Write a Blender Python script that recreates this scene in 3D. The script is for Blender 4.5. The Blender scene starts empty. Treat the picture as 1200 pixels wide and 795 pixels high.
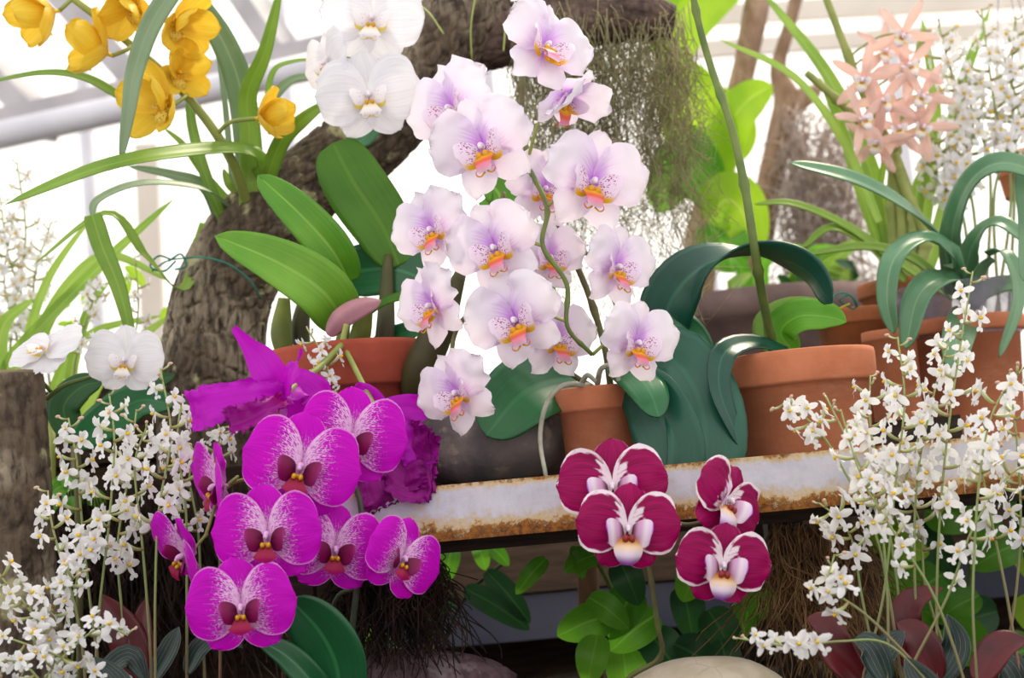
import bpy, math, random
from mathutils import Vector, Matrix, Euler, noise as mnoise

# ------------------------------------------------------------------ camera, sky, light
SC = bpy.context.scene
COL = SC.collection
W_PX, H_PX = 1200.0, 795.0
F_PX = 2000.0
ROLL = math.radians(5.2)
PITCH = math.radians(6.0)
CAM = Vector((0.0, -1.6, 0.0))
_f = Vector((0, math.cos(PITCH), math.sin(PITCH)))
_r0 = Vector((1, 0, 0)); _u0 = _r0.cross(_f)
C_R = _r0 * math.cos(ROLL) - _u0 * math.sin(ROLL)
C_U = _r0 * math.sin(ROLL) + _u0 * math.cos(ROLL)
C_F = _f
cam_d = bpy.data.cameras.new('camera')
cam = bpy.data.objects.new('camera', cam_d)
COL.objects.link(cam)
cam_d.sensor_width = 36.0
cam_d.lens = 36.0 * F_PX / W_PX
cam_d.clip_start = 0.05
cam_d.clip_end = 100
_m = Matrix(((C_R.x, C_U.x, -C_F.x, CAM.x), (C_R.y, C_U.y, -C_F.y, CAM.y), (C_R.z, C_U.z, -C_F.z, CAM.z), (0, 0, 0, 1)))
cam.matrix_world = _m
cam_d.dof.use_dof = True
cam_d.dof.focus_distance = 1.60
cam_d.dof.aperture_fstop = 6.3
SC.camera = cam

world = bpy.data.worlds.new('world')
SC.world = world
world.use_nodes = True
_bg = world.node_tree.nodes['Background']
_bg.inputs['Color'].default_value = (1.0, 0.975, 0.95, 1)
_bg.inputs['Strength'].default_value = 1.15

sun_d = bpy.data.lights.new('sun', 'SUN')
sun_d.energy = 3.0
sun_d.angle = math.radians(14)
sun_d.color = (1.0, 0.88, 0.66)
sun = bpy.data.objects.new('sun', sun_d)
COL.objects.link(sun)
sun.rotation_euler = Vector((0.42, 0.72, 0.95)).to_track_quat('Z', 'Y').to_euler()

SC.view_settings.view_transform = 'Standard'
SC.view_settings.look = 'None'
SC.view_settings.exposure = 0.28
SC.view_settings.gamma = 1.0
SC.view_settings.use_curve_mapping = False
SC.cycles.use_denoising = True
SC.cycles.max_bounces = 8
SC.cycles.transparent_max_bounces = 12

R = random.Random(7)
PI = math.pi

def P(px, py, Y=0.0):
    """point of the place seen at a pixel of the 1200x795 frame, at world depth Y"""
    d = C_R * ((px - W_PX / 2) / F_PX) + C_U * ((H_PX / 2 - py) / F_PX) + C_F
    return CAM + d * ((Y - CAM.y) / d.y)

def S(px, Y=0.0):
    """size in metres of px pixels at depth Y"""
    return px * (Y - CAM.y) / F_PX

def camdir(r, u, t):
    return (C_R * r + C_U * u - C_F * t).normalized()

# ------------------------------------------------------------------ mesh helpers
class G:
    def __init__(s):
        s.v = []; s.f = []; s.uv = []; s.mi = []
    def add(s, piece, mi=0, mat=None):
        v, f, uv = piece
        o = len(s.v)
        s.v += [mat @ Vector(p) for p in v] if mat is not None else [Vector(p) for p in v]
        s.uv += uv
        s.f += [tuple(i + o for i in q) for q in f]
        s.mi += [mi] * len(f)
        return s
    def mesh(s, name, mats, smooth=True):
        me = bpy.data.meshes.new(name)
        me.from_pydata([tuple(p) for p in s.v], [], s.f)
        for m in mats: me.materials.append(m)
        me.polygons.foreach_set('material_index', s.mi)
        me.polygons.foreach_set('use_smooth', [smooth] * len(s.f))
        ul = me.uv_layers.new(name='UVMap')
        idx = [0] * len(me.loops)
        me.loops.foreach_get('vertex_index', idx)
        flat = []
        for i in idx: flat += s.uv[i]
        ul.data.foreach_set('uv', flat)
        me.update()
        return me

def cr(pts, n):
    """Catmull-Rom through tuples of any length, n samples"""
    k = len(pts)
    if k == 2:
        return [tuple(a + (b - a) * i / (n - 1) for a, b in zip(pts[0], pts[1])) for i in range(n)]
    out = []
    for i in range(n):
        x = i / (n - 1) * (k - 1)
        j = min(int(x), k - 2); t = x - j
        p1, p2 = pts[j], pts[j + 1]
        p0 = pts[j - 1] if j > 0 else tuple(2 * a - b for a, b in zip(p1, p2))
        p3 = pts[j + 2] if j + 2 < k else tuple(2 * b - a for a, b in zip(p1, p2))
        out.append(tuple(0.5 * (2 * b + (c - a) * t + (2 * a - 5 * b + 4 * c - d) * t * t + (3 * b - a - 3 * c + d) * t ** 3)
                         for a, b, c, d in zip(p0, p1, p2, p3)))
    return out

def grid(nu, nv, fn, flip=False):
    v = []; uv = []; f = []
    for i in range(nu + 1):
        for j in range(nv + 1):
            t = i / nu; s = j / nv
            v.append(fn(t, s * 2 - 1)); uv.append((t, s))
    for i in range(nu):
        for j in range(nv):
            a = i * (nv + 1) + j
            q = (a, a + nv + 1, a + nv + 2, a + 1)
            f.append(q[::-1] if flip else q)
    return v, f, uv

def shell(piece, nu, nv, th):
    """give an open grid sheet a real thickness"""
    v, f, uv = piece
    v = [Vector(p) for p in v]
    nrm = [Vector() for _ in v]
    for q in f:
        n = (v[q[2]] - v[q[0]]).cross(v[q[3]] - v[q[1]])
        for i in q: nrm[i] += n
    w = []
    for p, n in zip(v, nrm):
        if n.length > 1e-14: n.normalize()
        w.append(p - n * th)
    N = len(v)
    ff = list(f) + [tuple(i + N for i in q[::-1]) for q in f]
    b = [j for j in range(nv + 1)]
    b += [i * (nv + 1) + nv for i in range(1, nu + 1)]
    b += [nu * (nv + 1) + j for j in range(nv - 1, -1, -1)]
    b += [i * (nv + 1) for i in range(nu - 1, 0, -1)]
    for i in range(len(b)):
        a, c = b[i], b[(i + 1) % len(b)]
        ff.append((c, a, a + N, c + N)[::-1])
    return v + w, ff, uv + uv

def tube(pts, sides=6, n=None, caps=True, disp=None, ref=None):
    """pts: (Vector, radius) list"""
    p4 = [(p[0], p[1], p[2], r) for p, r in pts]
    if n: p4 = cr(p4, n)
    C = [Vector(p[:3]) for p in p4]; Rr = [max(p[3], 1e-5) for p in p4]
    m = len(C)
    T = [(C[min(i + 1, m - 1)] - C[max(i - 1, 0)]).normalized() for i in range(m)]
    a = Vector(ref) if ref else Vector((0, -1, 0.01))
    if abs(a.dot(T[0])) > 0.95: a = Vector((1, 0, 0.02))
    N = (a - T[0] * a.dot(T[0])).normalized()
    v = []; uv = []; f = []
    L = 0
    for i in range(m):
        if i:
            N = (N - T[i] * N.dot(T[i])).normalized()
            L += (C[i] - C[i - 1]).length
        B = T[i].cross(N)
        for k in range(sides):
            an = 2 * PI * k / sides
            r = Rr[i]
            d = N * math.cos(an) + B * math.sin(an)
            if disp: r = r * (1 + disp(L, an, r, C[i] + d * r))
            v.append(C[i] + d * r)
            uv.append((i / (m - 1), k / sides))
    for i in range(m - 1):
        for k in range(sides):
            k2 = (k + 1) % sides
            f.append((i * sides + k, i * sides + k2, (i + 1) * sides + k2, (i + 1) * sides + k))
    if caps:
        f.append(tuple(range(sides))[::-1])
        f.append(tuple((m - 1) * sides + k for k in range(sides)))
    return v, f, uv

def ellipsoid(c, r, nu=6, nv=8, disp=None):
    v = []; uv = []; f = []
    for i in range(nu + 1):
        th = PI * i / nu
        for j in range(nv):
            ph = 2 * PI * j / nv
            d = Vector((math.sin(th) * math.cos(ph), math.sin(th) * math.sin(ph), math.cos(th)))
            k = 1 + (disp(d) if disp else 0)
            v.append(Vector((c[0] + d.x * r[0] * k, c[1] + d.y * r[1] * k, c[2] + d.z * r[2] * k)))
            uv.append((i / nu, j / nv))
    for i in range(nu):
        for j in range(nv):
            j2 = (j + 1) % nv
            f.append((i * nv + j, (i + 1) * nv + j, (i + 1) * nv + j2, i * nv + j2))
    return v, f, uv

def lathe(prof, sides=48):
    v = []; uv = []; f = []
    m = len(prof)
    for i, (r, z) in enumerate(prof):
        for k in range(sides):
            a = 2 * PI * k / sides
            v.append(Vector((r * math.cos(a), r * math.sin(a), z))); uv.append((i / (m - 1), k / sides))
    for i in range(m - 1):
        for k in range(sides):
            k2 = (k + 1) % sides
            f.append((i * sides + k, i * sides + k2, (i + 1) * sides + k2, (i + 1) * sides + k))
    return v, f, uv

def box(x0, x1, y0, y1, z0, z1):
    v = [Vector(p) for p in ((x0, y0, z0), (x1, y0, z0), (x1, y1, z0), (x0, y1, z0), (x0, y0, z1), (x1, y0, z1), (x1, y1, z1), (x0, y1, z1))]
    f = [(0, 3, 2, 1), (4, 5, 6, 7), (0, 1, 5, 4), (1, 2, 6, 5), (2, 3, 7, 6), (3, 0, 4, 7)]
    uv = [(0, 0), (1, 0), (1, 0), (0, 0), (0, 1), (1, 1), (1, 1), (0, 1)]
    return v, f, uv

# ------------------------------------------------------------------ object helpers
def link(name, me, parent=None, mat=None):
    o = bpy.data.objects.new(name, me)
    COL.objects.link(o)
    if parent is not None: o.parent = parent
    if mat is not None: o.matrix_local = mat
    return o

def wpos(o):
    p = Vector((0, 0, 0))
    while o is not None:
        p += o.location; o = o.parent
    return p

def put(name, g, mats, parent=None, smooth=True, base=False):
    """world-space geometry -> one object with its origin at its own middle (or base)"""
    if not isinstance(g, G): g = G().add(g)
    if not isinstance(mats, (list, tuple)): mats = [mats]
    lo = Vector([min(p[i] for p in g.v) for i in range(3)]); hi = Vector([max(p[i] for p in g.v) for i in range(3)])
    c = (lo + hi) / 2
    if base: c.z = lo.z
    g.v = [p - c for p in g.v]
    o = link(name, g.mesh(name, mats, smooth), parent)
    o.location = c - (wpos(parent) if parent is not None else Vector((0, 0, 0)))
    return o

def tag(o, label, cat, group=None, kind=None):
    o['label'] = label; o['category'] = cat
    if group: o['group'] = group
    if kind: o['kind'] = kind
    return o

def thing(name, loc, label, cat, group=None):
    o = bpy.data.objects.new(name, None)
    o.empty_display_size = 0.02
    COL.objects.link(o)
    o.location = loc
    return tag(o, label, cat, group)

def struct(name, g, mats, smooth=False):
    o = put(name, g, mats, None, smooth)
    o['kind'] = 'structure'
    return o

# ------------------------------------------------------------------ materials
def srgb(h):
    h = h.lstrip('#')
    o = []
    for i in (0, 2, 4):
        c = int(h[i:i + 2], 16) / 255
        o.append(c / 12.92 if c <= 0.04045 else ((c + 0.055) / 1.055) ** 2.4)
    return (o[0], o[1], o[2], 1.0)

class X:
    def __init__(s, name):
        s.m = bpy.data.materials.new(name); s.m.use_nodes = True
        s.t = s.m.node_tree; s.t.nodes.clear()
    def n(s, typ, ins=None, **at):
        nd = s.t.nodes.new(typ)
        for k, val in at.items(): setattr(nd, k, val)
        for k, val in (ins or {}).items():
            if isinstance(val, bpy.types.NodeSocket): s.t.links.new(val, nd.inputs[k])
            else: nd.inputs[k].default_value = val
        return nd
    def ma(s, op, a, b=0.0, c=0.0, clamp=False):
        return s.n('ShaderNodeMath', {0: a, 1: b, 2: c}, operation=op, use_clamp=clamp).outputs[0]
    def sm(s, x, lo, hi, a=0.0, b=1.0):
        return s.n('ShaderNodeMapRange', {0: x, 1: lo, 2: hi, 3: a, 4: b}, interpolation_type='SMOOTHSTEP').outputs[0]
    def mix(s, f, a, b):
        if isinstance(a, str): a = srgb(a)
        if isinstance(b, str): b = srgb(b)
        return s.n('ShaderNodeMix', {0: f, 6: a, 7: b}, data_type='RGBA').outputs[2]
    def uv(s):
        o = s.n('ShaderNodeUVMap', uv_map='UVMap').outputs[0]
        q = s.n('ShaderNodeSeparateXYZ', {0: o})
        return q.outputs[0], q.outputs[1]
    def xyz(s, a, b, c=0.0):
        return s.n('ShaderNodeCombineXYZ', {0: a, 1: b, 2: c}).outputs[0]
    def obj(s, scale=(1, 1, 1)):
        o = s.n('ShaderNodeTexCoord').outputs['Object']
        return s.n('ShaderNodeMapping', {0: o, 3: scale}).outputs[0]
    def geo(s, scale=(1, 1, 1)):
        o = s.n('ShaderNodeNewGeometry').outputs['Position']
        return s.n('ShaderNodeMapping', {0: o, 3: scale}).outputs[0]
    def rnd(s):
        return s.n('ShaderNodeObjectInfo').outputs['Random']
    def back(s):
        return s.n('ShaderNodeNewGeometry').outputs['Backfacing']
    def noise(s, v, sc=5.0, det=3.0, ro=0.5, dist=0.0):
        return s.n('ShaderNodeTexNoise', {'Vector': v, 'Scale': sc, 'Detail': det, 'Roughness': ro, 'Distortion': dist}).outputs['Fac']
    def vor(s, v, sc=5.0, feature='F1', out=0):
        return s.n('ShaderNodeTexVoronoi', {'Vector': v, 'Scale': sc}, feature=feature).outputs[out]
    def done(s, col, rough=0.5, transl=0.0, bump=None, bstr=0.3, bdist=0.002, spec=0.5, tcol=None, sss=0.0):
        if isinstance(col, str): col = srgb(col)
        ins = {'Base Color': col, 'Roughness': rough, 'Specular IOR Level': spec}
        nrm = None
        if bump is not None:
            nrm = s.n('ShaderNodeBump', {'Height': bump, 'Strength': bstr, 'Distance': bdist}).outputs[0]
            ins['Normal'] = nrm
        sh = s.n('ShaderNodeBsdfPrincipled', ins).outputs[0]
        if transl > 0:
            ti = {'Color': tcol if tcol is not None else col}
            if nrm is not None: ti['Normal'] = nrm
            tr = s.n('ShaderNodeBsdfTranslucent', ti).outputs[0]
            sh = s.n('ShaderNodeMixShader', {0: transl, 1: sh, 2: tr}).outputs[0]
        s.t.links.new(sh, s.n('ShaderNodeOutputMaterial').inputs[0])
        return s.m

def plain(name, c1, c2=None, sc=30.0, rough=0.5, transl=0.0, bump=0.0, bsc=None, spec=0.4, stretch=(1, 1, 1), bd=0.002):
    x = X(name)
    v = x.obj(stretch)
    nz = x.noise(v, sc, 4)
    col = x.mix(x.sm(nz, 0.3, 0.7), c1, c2 or c1)
    b = x.noise(v, bsc or sc * 3, 4) if bump else None
    return x.done(col, rough, transl, b, bump, bd, spec)

def leaf_mat(name, c1, c2, rib, under=None, rough=0.38, transl=0.3, spec=0.4, ribw=0.05, tcol=None):
    x = X(name)
    u, v = x.uv()
    s = x.ma('ABSOLUTE', x.ma('SUBTRACT', v, 0.5))
    nz = x.noise(x.obj(), 14, 3)
    lines = x.noise(x.xyz(x.ma('MULTIPLY', u, 1.2), x.ma('MULTIPLY', v, 34)), 1.0, 2)
    f = x.ma('ADD', x.ma('MULTIPLY', nz, 0.65), x.ma('MULTIPLY', lines, 0.35))
    f = x.ma('ADD', f, x.ma('MULTIPLY', x.ma('SUBTRACT', x.rnd(), 0.5), 0.25))
    col = x.mix(x.sm(f, 0.3, 0.7), c1, c2)
    col = x.mix(x.sm(s, ribw, ribw * 0.25, 0.0, 0.8), col, rib)
    if under: col = x.mix(x.back(), col, under)
    return x.done(col, rough, transl, x.ma('MULTIPLY', lines, 1.0), 0.12, 0.001, spec, tcol=srgb(tcol) if tcol else None)

def petal_lilac():
    x = X('petal_lilac'); u, v = x.uv()
    s = x.ma('SUBTRACT', x.ma('MULTIPLY', v, 2), 1)
    a = x.ma('ABSOLUTE', s)
    vein = x.noise(x.xyz(x.ma('MULTIPLY', u, 2.0), x.ma('MULTIPLY', s, 13)), 1.0, 2)
    reach = x.ma('ADD', 0.22, x.ma('MULTIPLY', vein, 0.40))
    f = x.ma('DIVIDE', u, reach)
    f = x.sm(f, 0.25, 1.15, 1.0, 0.0)
    f = x.ma('MULTIPLY', f, x.sm(a, 0.3, 1.0, 1.0, 0.35))
    col = x.mix(x.sm(u, 0.2, 0.8), '#ebdaf5', '#f6eff9')
    col = x.mix(x.ma('MULTIPLY', x.rnd(), 0.35), col, '#f7e6f2')
    col = x.mix(x.ma('MULTIPLY', f, 0.85), col, '#c662e0')
    fine = x.noise(x.xyz(x.ma('MULTIPLY', u, 5), x.ma('MULTIPLY', s, 40)), 1.0, 2)
    return x.done(col, 0.5, 0.3, fine, 0.1, 0.0008, 0.25)

def petal_magenta():
    x = X('petal_magenta'); u, v = x.uv()
    s = x.ma('SUBTRACT', x.ma('MULTIPLY', v, 2), 1)
    a = x.ma('ABSOLUTE', s)
    # radiating pale reticulation towards the base
    cells = x.n('ShaderNodeTexVoronoi', {'Vector': x.xyz(x.ma('MULTIPLY', u, 15), x.ma('MULTIPLY', s, 21)), 'Scale': 1.0}, feature='DISTANCE_TO_EDGE').outputs[0]
    nz = x.noise(x.xyz(x.ma('MULTIPLY', u, 4), x.ma('MULTIPLY', s, 24)), 1.0, 3)
    reach = x.sm(u, 0.10, 0.74, 1.0, 0.0)
    thr = x.ma('SUBTRACT', x.ma('MULTIPLY', reach, 0.38), 0.055)
    spots = x.sm(x.ma('SUBTRACT', x.ma('ADD', thr, x.ma('MULTIPLY', x.ma('SUBTRACT', nz, 0.5), 0.42)), cells), 0.02, 0.12)
    lines = x.noise(x.xyz(x.ma('MULTIPLY', u, 1.5), x.ma('MULTIPLY', s, 30)), 1.0, 2)
    col = x.mix(x.sm(lines, 0.4, 0.62), '#d806cf', '#b802b8')
    col = x.mix(x.ma('MULTIPLY', x.rnd(), 0.3), col, '#dc10cc')
    col = x.mix(x.ma('MULTIPLY', spots, 0.92), col, '#f3cdf0')
    col = x.mix(x.sm(u, 0.2, 0.06, 0.0, 0.55), col, '#9a0a80')
    e = x.ma('MAXIMUM', x.sm(a, 0.945, 0.985), x.sm(u, 0.985, 0.996))
    col = x.mix(x.ma('MULTIPLY', e, 0.75), col, '#f0a8ee')
    return x.done(col, 0.5, 0.22, lines, 0.18, 0.0008, 0.15)

def petal_crimson():
    x = X('petal_crimson'); u, v = x.uv()
    s = x.ma('SUBTRACT', x.ma('MULTIPLY', v, 2), 1)
    a = x.ma('ABSOLUTE', s)
    nz = x.noise(x.xyz(x.ma('MULTIPLY', u, 7), x.ma('MULTIPLY', s, 6)), 1.0, 4)
    nz2 = x.ma('MULTIPLY', x.ma('SUBTRACT', nz, 0.5), 0.34)
    lines = x.noise(x.xyz(x.ma('MULTIPLY', u, 1.5), x.ma('MULTIPLY', s, 26)), 1.0, 2)
    col = x.mix(x.sm(lines, 0.35, 0.65), '#ad0264', '#860046')
    e = x.ma('MAXIMUM', x.sm(x.ma('ADD', a, nz2), 0.86, 0.93), x.sm(x.ma('ADD', u, x.ma('MULTIPLY', nz2, 0.4)), 0.955, 0.985))
    b = x.sm(x.ma('ADD', u, x.ma('MULTIPLY', nz2, 1.6)), 0.36, 0.27)
    w = x.ma('MAXIMUM', x.ma('MULTIPLY', e, x.sm(u, 0.2, 0.4)), b)
    col = x.mix(w, col, '#fbeaf6')
    return x.done(col, 0.45, 0.18, lines, 0.15, 0.0008, 0.2)

def sepal_crimson():
    x = X('sepal_crimson'); u, v = x.uv()
    nz = x.noise(x.xyz(x.ma('MULTIPLY', u, 2), x.ma('MULTIPLY', v, 30)), 1.0, 3)
    a = x.ma('ABSOLUTE', x.ma('SUBTRACT', x.ma('MULTIPLY', v, 2), 1))
    col = x.mix(x.sm(nz, 0.35, 0.65), '#aa0362', '#8a0448')
    col = x.mix(x.sm(a, 0.95, 1.0, 0.0, 0.6), col, '#f0c0dc')
    return x.done(col, 0.45, 0.2, nz, 0.15, 0.0008, 0.2)

def petal_simple(name, c, cb, vein, reach=0.35, transl=0.3, rough=0.5, edge=None):
    x = X(name); u, v = x.uv()
    nz = x.noise(x.xyz(x.ma('MULTIPLY', u, 2), x.ma('MULTIPLY', v, 26)), 1.0, 3)
    col = x.mix(x.sm(nz, 0.35, 0.65), c, vein)
    col = x.mix(x.sm(u, 0.02, reach, 0.9, 0.0), col, cb)
    col = x.mix(x.ma('MULTIPLY', x.rnd(), 0.2), col, vein)
    if edge:
        a = x.ma('ABSOLUTE', x.ma('SUBTRACT', x.ma('MULTIPLY', v, 2), 1))
        col = x.mix(x.sm(a, 0.8, 1.0, 0.0, 0.8), col, edge)
    return x.done(col, rough, transl, nz, 0.12, 0.0008, 0.25)

def spotted(name, c, spot, sc=16, thr=0.25, umax=0.7, tip=None, stripe=None, transl=0.2):
    x = X(name); u, v = x.uv()
    d = x.vor(x.xyz(x.ma('MULTIPLY', u, sc), x.ma('MULTIPLY', v, sc)), 1.0)
    f = x.ma('MULTIPLY', x.sm(d, thr + 0.1, thr), x.sm(u, umax, umax - 0.15))
    col = x.mix(f, c, spot)
    if stripe: col = x.mix(x.sm(v, 0.26, 0.12), col, stripe)
    if tip: col = x.mix(x.sm(u, 0.5, 0.95), col, tip)
    return x.done(col, 0.45, transl, None, spec=0.3)

def grad(name, stops, rough=0.45, transl=0.15, axis=0):
    x = X(name); u, v = x.uv()
    col = srgb(stops[0][1]); prev = stops[0][0]
    for p, c in stops[1:]:
        col = x.mix(x.sm((u, v)[axis], prev, p), col, c); prev = p
    return x.done(col, rough, transl, None, spec=0.3)

def bark_mat(name, dark, mid, pale, lichen, sc=1.0, lich=0.62):
    x = X(name)
    v = x.geo()
    w = x.noise(v, 9 * sc, 5)
    f = x.noise(v, 60 * sc, 5, 0.6)
    l = x.noise(v, 16 * sc, 4, 0.6, 0.4)
    grain = x.noise(x.geo((1.0, 1.0, 0.25)), 120 * sc, 4, 0.6)
    col = x.mix(x.sm(x.ma('ADD', x.ma('MULTIPLY', f, 0.5), x.ma('MULTIPLY', grain, 0.5)), 0.38, 0.6), dark, mid)
    col = x.mix(x.ma('MULTIPLY', x.sm(w, 0.48, 0.66), x.sm(grain, 0.35, 0.6)), col, pale)
    col = x.mix(x.ma('MULTIPLY', x.sm(l, lich, lich + 0.08), 0.75), col, lichen)
    h = x.ma('ADD', x.ma('MULTIPLY', grain, 0.8), f)
    return x.done(col, 0.8, 0, h, 0.7, 0.004, 0.3)

def terracotta(name, c1='#d0835f', c2='#bd714f', pale='#dda487'):
    x = X(name)
    v = x.obj()
    a = x.noise(v, 18, 5, 0.6)
    st = x.noise(x.obj((6, 6, 60)), 3.0, 3)
    p = x.noise(x.obj((1, 1, 2.2)), 9, 5, 0.65)
    col = x.mix(x.sm(a, 0.3, 0.7), c1, c2)
    col = x.mix(x.sm(p, 0.55, 0.8, 0.0, 0.7), col, pale)
    return x.done(col, 0.8, 0, x.ma('ADD', st, x.noise(v, 150, 2)), 0.22, 0.0015, 0.25)

def rust_paint():
    x = X('rusty_white_paint')
    u, v = x.uv()
    p = x.geo((1, 1, 1))
    big = x.noise(p, 26, 6, 0.7)
    fine = x.noise(p, 150, 4, 0.7)
    band = x.ma('ADD', x.ma('MULTIPLY', x.sm(v, 0.62, 0.0), 0.95), x.ma('MULTIPLY', x.sm(v, 0.8, 1.0), 0.7))
    f = x.ma('ADD', x.ma('ADD', x.ma('MULTIPLY', big, 0.75), x.ma('MULTIPLY', fine, 0.55)), x.ma('MULTIPLY', band, 0.42))
    m = x.sm(f, 0.88, 1.0)
    paint = x.mix(x.sm(big, 0.3, 0.7), '#dcd8e2', '#c3c3d4')
    paint = x.mix(x.sm(f, 0.66, 0.92, 0.0, 0.85), paint, '#d8b878')
    rust = x.mix(x.sm(fine, 0.35, 0.65), '#5a3214', '#a8691f')
    col = x.mix(m, paint, rust)
    return x.done(col, 0.6, 0, x.ma('ADD', m, fine), 0.25, 0.001, 0.35)

MT = {}
MT['lilac'] = petal_lilac()
MT['magenta'] = petal_magenta()
MT['crimson'] = petal_crimson()
MT['crimson_sepal'] = sepal_crimson()
MT['white'] = petal_simple('petal_white', '#f6f4f8', '#f0f0ea', '#ebe9f1', transl=0.3)
MT['col_white'] = plain('column_white', '#f6ecf4', '#efdff0', 60, 0.4, 0.1)
MT['col_magenta'] = plain('column_pale_magenta', '#e9bfe6', '#d98fd6', 60, 0.4)
MT['lilac_side'] = spotted('lip_side_lilac', '#efdcef', '#a3307e', 15, 0.3, 0.62, '#f0dff1', '#e8b41e', 0.25)
MT['lilac_lip'] = grad('lip_lilac', [(0.0, '#d99a12'), (0.22, '#e8a820'), (0.45, '#e0603c'), (0.7, '#e58aa6'), (1.0, '#efc8dd')])
MT['yellow_callus'] = plain('callus_yellow', '#e0a414', '#c98808', 120, 0.45)
MT['throat'] = plain('throat_maroon', '#7a1038', '#a03818', 90, 0.45)
MT['mag_side'] = grad('lip_side_magenta', [(0.0, '#5e0434'), (0.5, '#80064e'), (1.0, '#a4087c')])
MT['mag_lip'] = grad('lip_magenta', [(0.0, '#d8b030'), (0.2, '#7c0828'), (0.6, '#a00c48'), (1.0, '#c01878')])
MT['cri_side'] = grad('lip_side_crimson', [(0.0, '#6a0830'), (0.25, '#d8a8d0'), (0.5, '#f2e2f2'), (0.72, '#e8cdf0'), (1.0, '#9a2cb4')])
MT['cri_lip'] = grad('lip_crimson', [(0.0, '#7a1030'), (0.2, '#d89838'), (0.42, '#efd2b8'), (0.65, '#f0def4'), (1.0, '#a84cc8')])
MT['white_lip'] = grad('lip_white', [(0.0, '#d8b820'), (0.3, '#f0e4c0'), (0.6, '#f2ecee'), (1.0, '#f0e6ea')])
MT['white_side'] = spotted('lip_side_white', '#f4eef0', '#c07a9a', 10, 0.16, 0.5, None, '#e6d060', 0.2)
MT['yellow'] = petal_simple('petal_yellow', '#f3d44e', '#e6bc30', '#ecc436', 0.3, 0.32)
MT['yellow_lip'] = spotted('lip_yellow_spotted', '#f3d860', '#94661a', 13, 0.30, 0.95, None, None, 0.3)
MT['cattleya'] = petal_simple('petal_cattleya', '#cc10cc', '#b40cb0', '#bb0abd', 0.25, 0.3)
MT['cattleya_lip'] = petal_simple('lip_cattleya', '#8a0a78', '#b8206a', '#a01090', 0.35, 0.2)
MT['salmon'] = petal_simple('petal_salmon', '#f0cfc6', '#e2ac9f', '#e8bcb0', 0.4, 0.35)  # red petals paled: the wash of bright haze is put into their colour
MT['stem_green'] = plain('stem_green', '#6f7f3c', '#556a34', 40, 0.45, 0, 0.1)
MT['stem_dark'] = plain('stem_dark', '#3e4a30', '#32302c', 40, 0.45)
MT['stem_pale'] = plain('stem_pale_green', '#9aa356', '#87944a', 40, 0.45)
MT['stem_brown'] = plain('stem_brown', '#5c5236', '#6b7040', 40, 0.5)
MT['jewel_stem'] = grad('stem_jewel', [(0.0, '#a06a5c'), (0.25, '#8f8660'), (0.5, '#93a468'), (1.0, '#a8b878')], 0.5, 0.1)
MT['jewel_white'] = plain('petal_jewel_white', '#f8f8f6', '#f0eef4', 60, 0.5, 0.3)
MT['jewel_yellow'] = plain('column_yellow', '#f2cc30', '#e6b820', 60, 0.5)
MT['jewel_pedicel'] = grad('pedicel_jewel', [(0.0, '#b4745e'), (0.3, '#aab070'), (1.0, '#d9dcb4')], 0.5, 0.2)
MT['jewel_bud'] = plain('bud_blush', '#e8d2c0', '#d8a890', 80, 0.5, 0.2)
MT['bud_brown'] = plain('bud_brown', '#b89468', '#8f7a48', 80, 0.55, 0.1)
MT['leaf_dark'] = leaf_mat('leaf_dark_green', '#1b5a34', '#2c7642', '#3c8450', rough=0.3, transl=0.1, spec=0.5)
MT['leaf_teal'] = leaf_mat('leaf_blue_green', '#11483a', '#20604a', '#2c6c52', '#6d7c60', rough=0.32, transl=0.12, spec=0.5)
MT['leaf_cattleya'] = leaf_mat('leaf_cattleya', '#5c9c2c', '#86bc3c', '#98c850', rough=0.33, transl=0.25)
MT['leaf_cattleya_dark'] = leaf_mat('leaf_cattleya_dark_green', '#3f7214', '#578c1e', '#66962a', rough=0.4, transl=0.3)  # darker green than the other cattleya leaves
MT['leaf_strap'] = leaf_mat('leaf_strap', '#7ea63e', '#a2c456', '#aecb66', rough=0.42, transl=0.35)
MT['leaf_strap_grey'] = leaf_mat('leaf_strap_grey', '#7f9c72', '#9cb48e', '#a8ba9c', rough=0.4, transl=0.3)
MT['leaf_far'] = leaf_mat('leaf_lime', '#9ac828', '#b4dc3c', '#c4e458', rough=0.5, transl=0.5)
MT['leaf_lush'] = leaf_mat('leaf_lush', '#569a28', '#7cc038', '#8acb50', rough=0.42, transl=0.4)
MT['leaf_deep'] = leaf_mat('leaf_deep', '#24502c', '#386b34', '#4a7c40', rough=0.45, transl=0.2)
MT['bark'] = bark_mat('bark', '#3e312c', '#624f46', '#8c786c', '#aaa080', 1.0, 0.66)
MT['bark_lichen'] = bark_mat('bark_with_lichen', '#3e332c', '#665848', '#9c8f7c', '#b8b48a', 1.0, 0.58)
MT['log'] = bark_mat('log_bark', '#5a444a', '#7d646a', '#9a8288', '#a89aa0', 1.0, 0.6)
MT['bark_pale'] = bark_mat('bark_pale', '#8a6c58', '#a68870', '#bfa48c', '#c8b8a0', 0.6, 0.66)
MT['terracotta'] = terracotta('terracotta')
MT['terracotta_red'] = terracotta('terracotta_red', '#b05440', '#9a4634', '#bd6850')
MT['terracotta_old'] = terracotta('terracotta_old', '#b46c44', '#8c5a38', '#c89a78')
MT['soil'] = plain('soil', '#2e241c', '#463628', 60, 0.95, 0, 0.8, 120, bd=0.006)
MT['rust'] = rust_paint()
MT['wood_dark'] = plain('wood_dark', '#2f2622', '#443831', 12, 0.85, 0, 0.4, 60, 0.2, (1, 6, 12))
MT['root'] = plain('root_grey', '#b8b8a8', '#9a9c88', 60, 0.7, 0, 0.3, 200)

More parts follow.
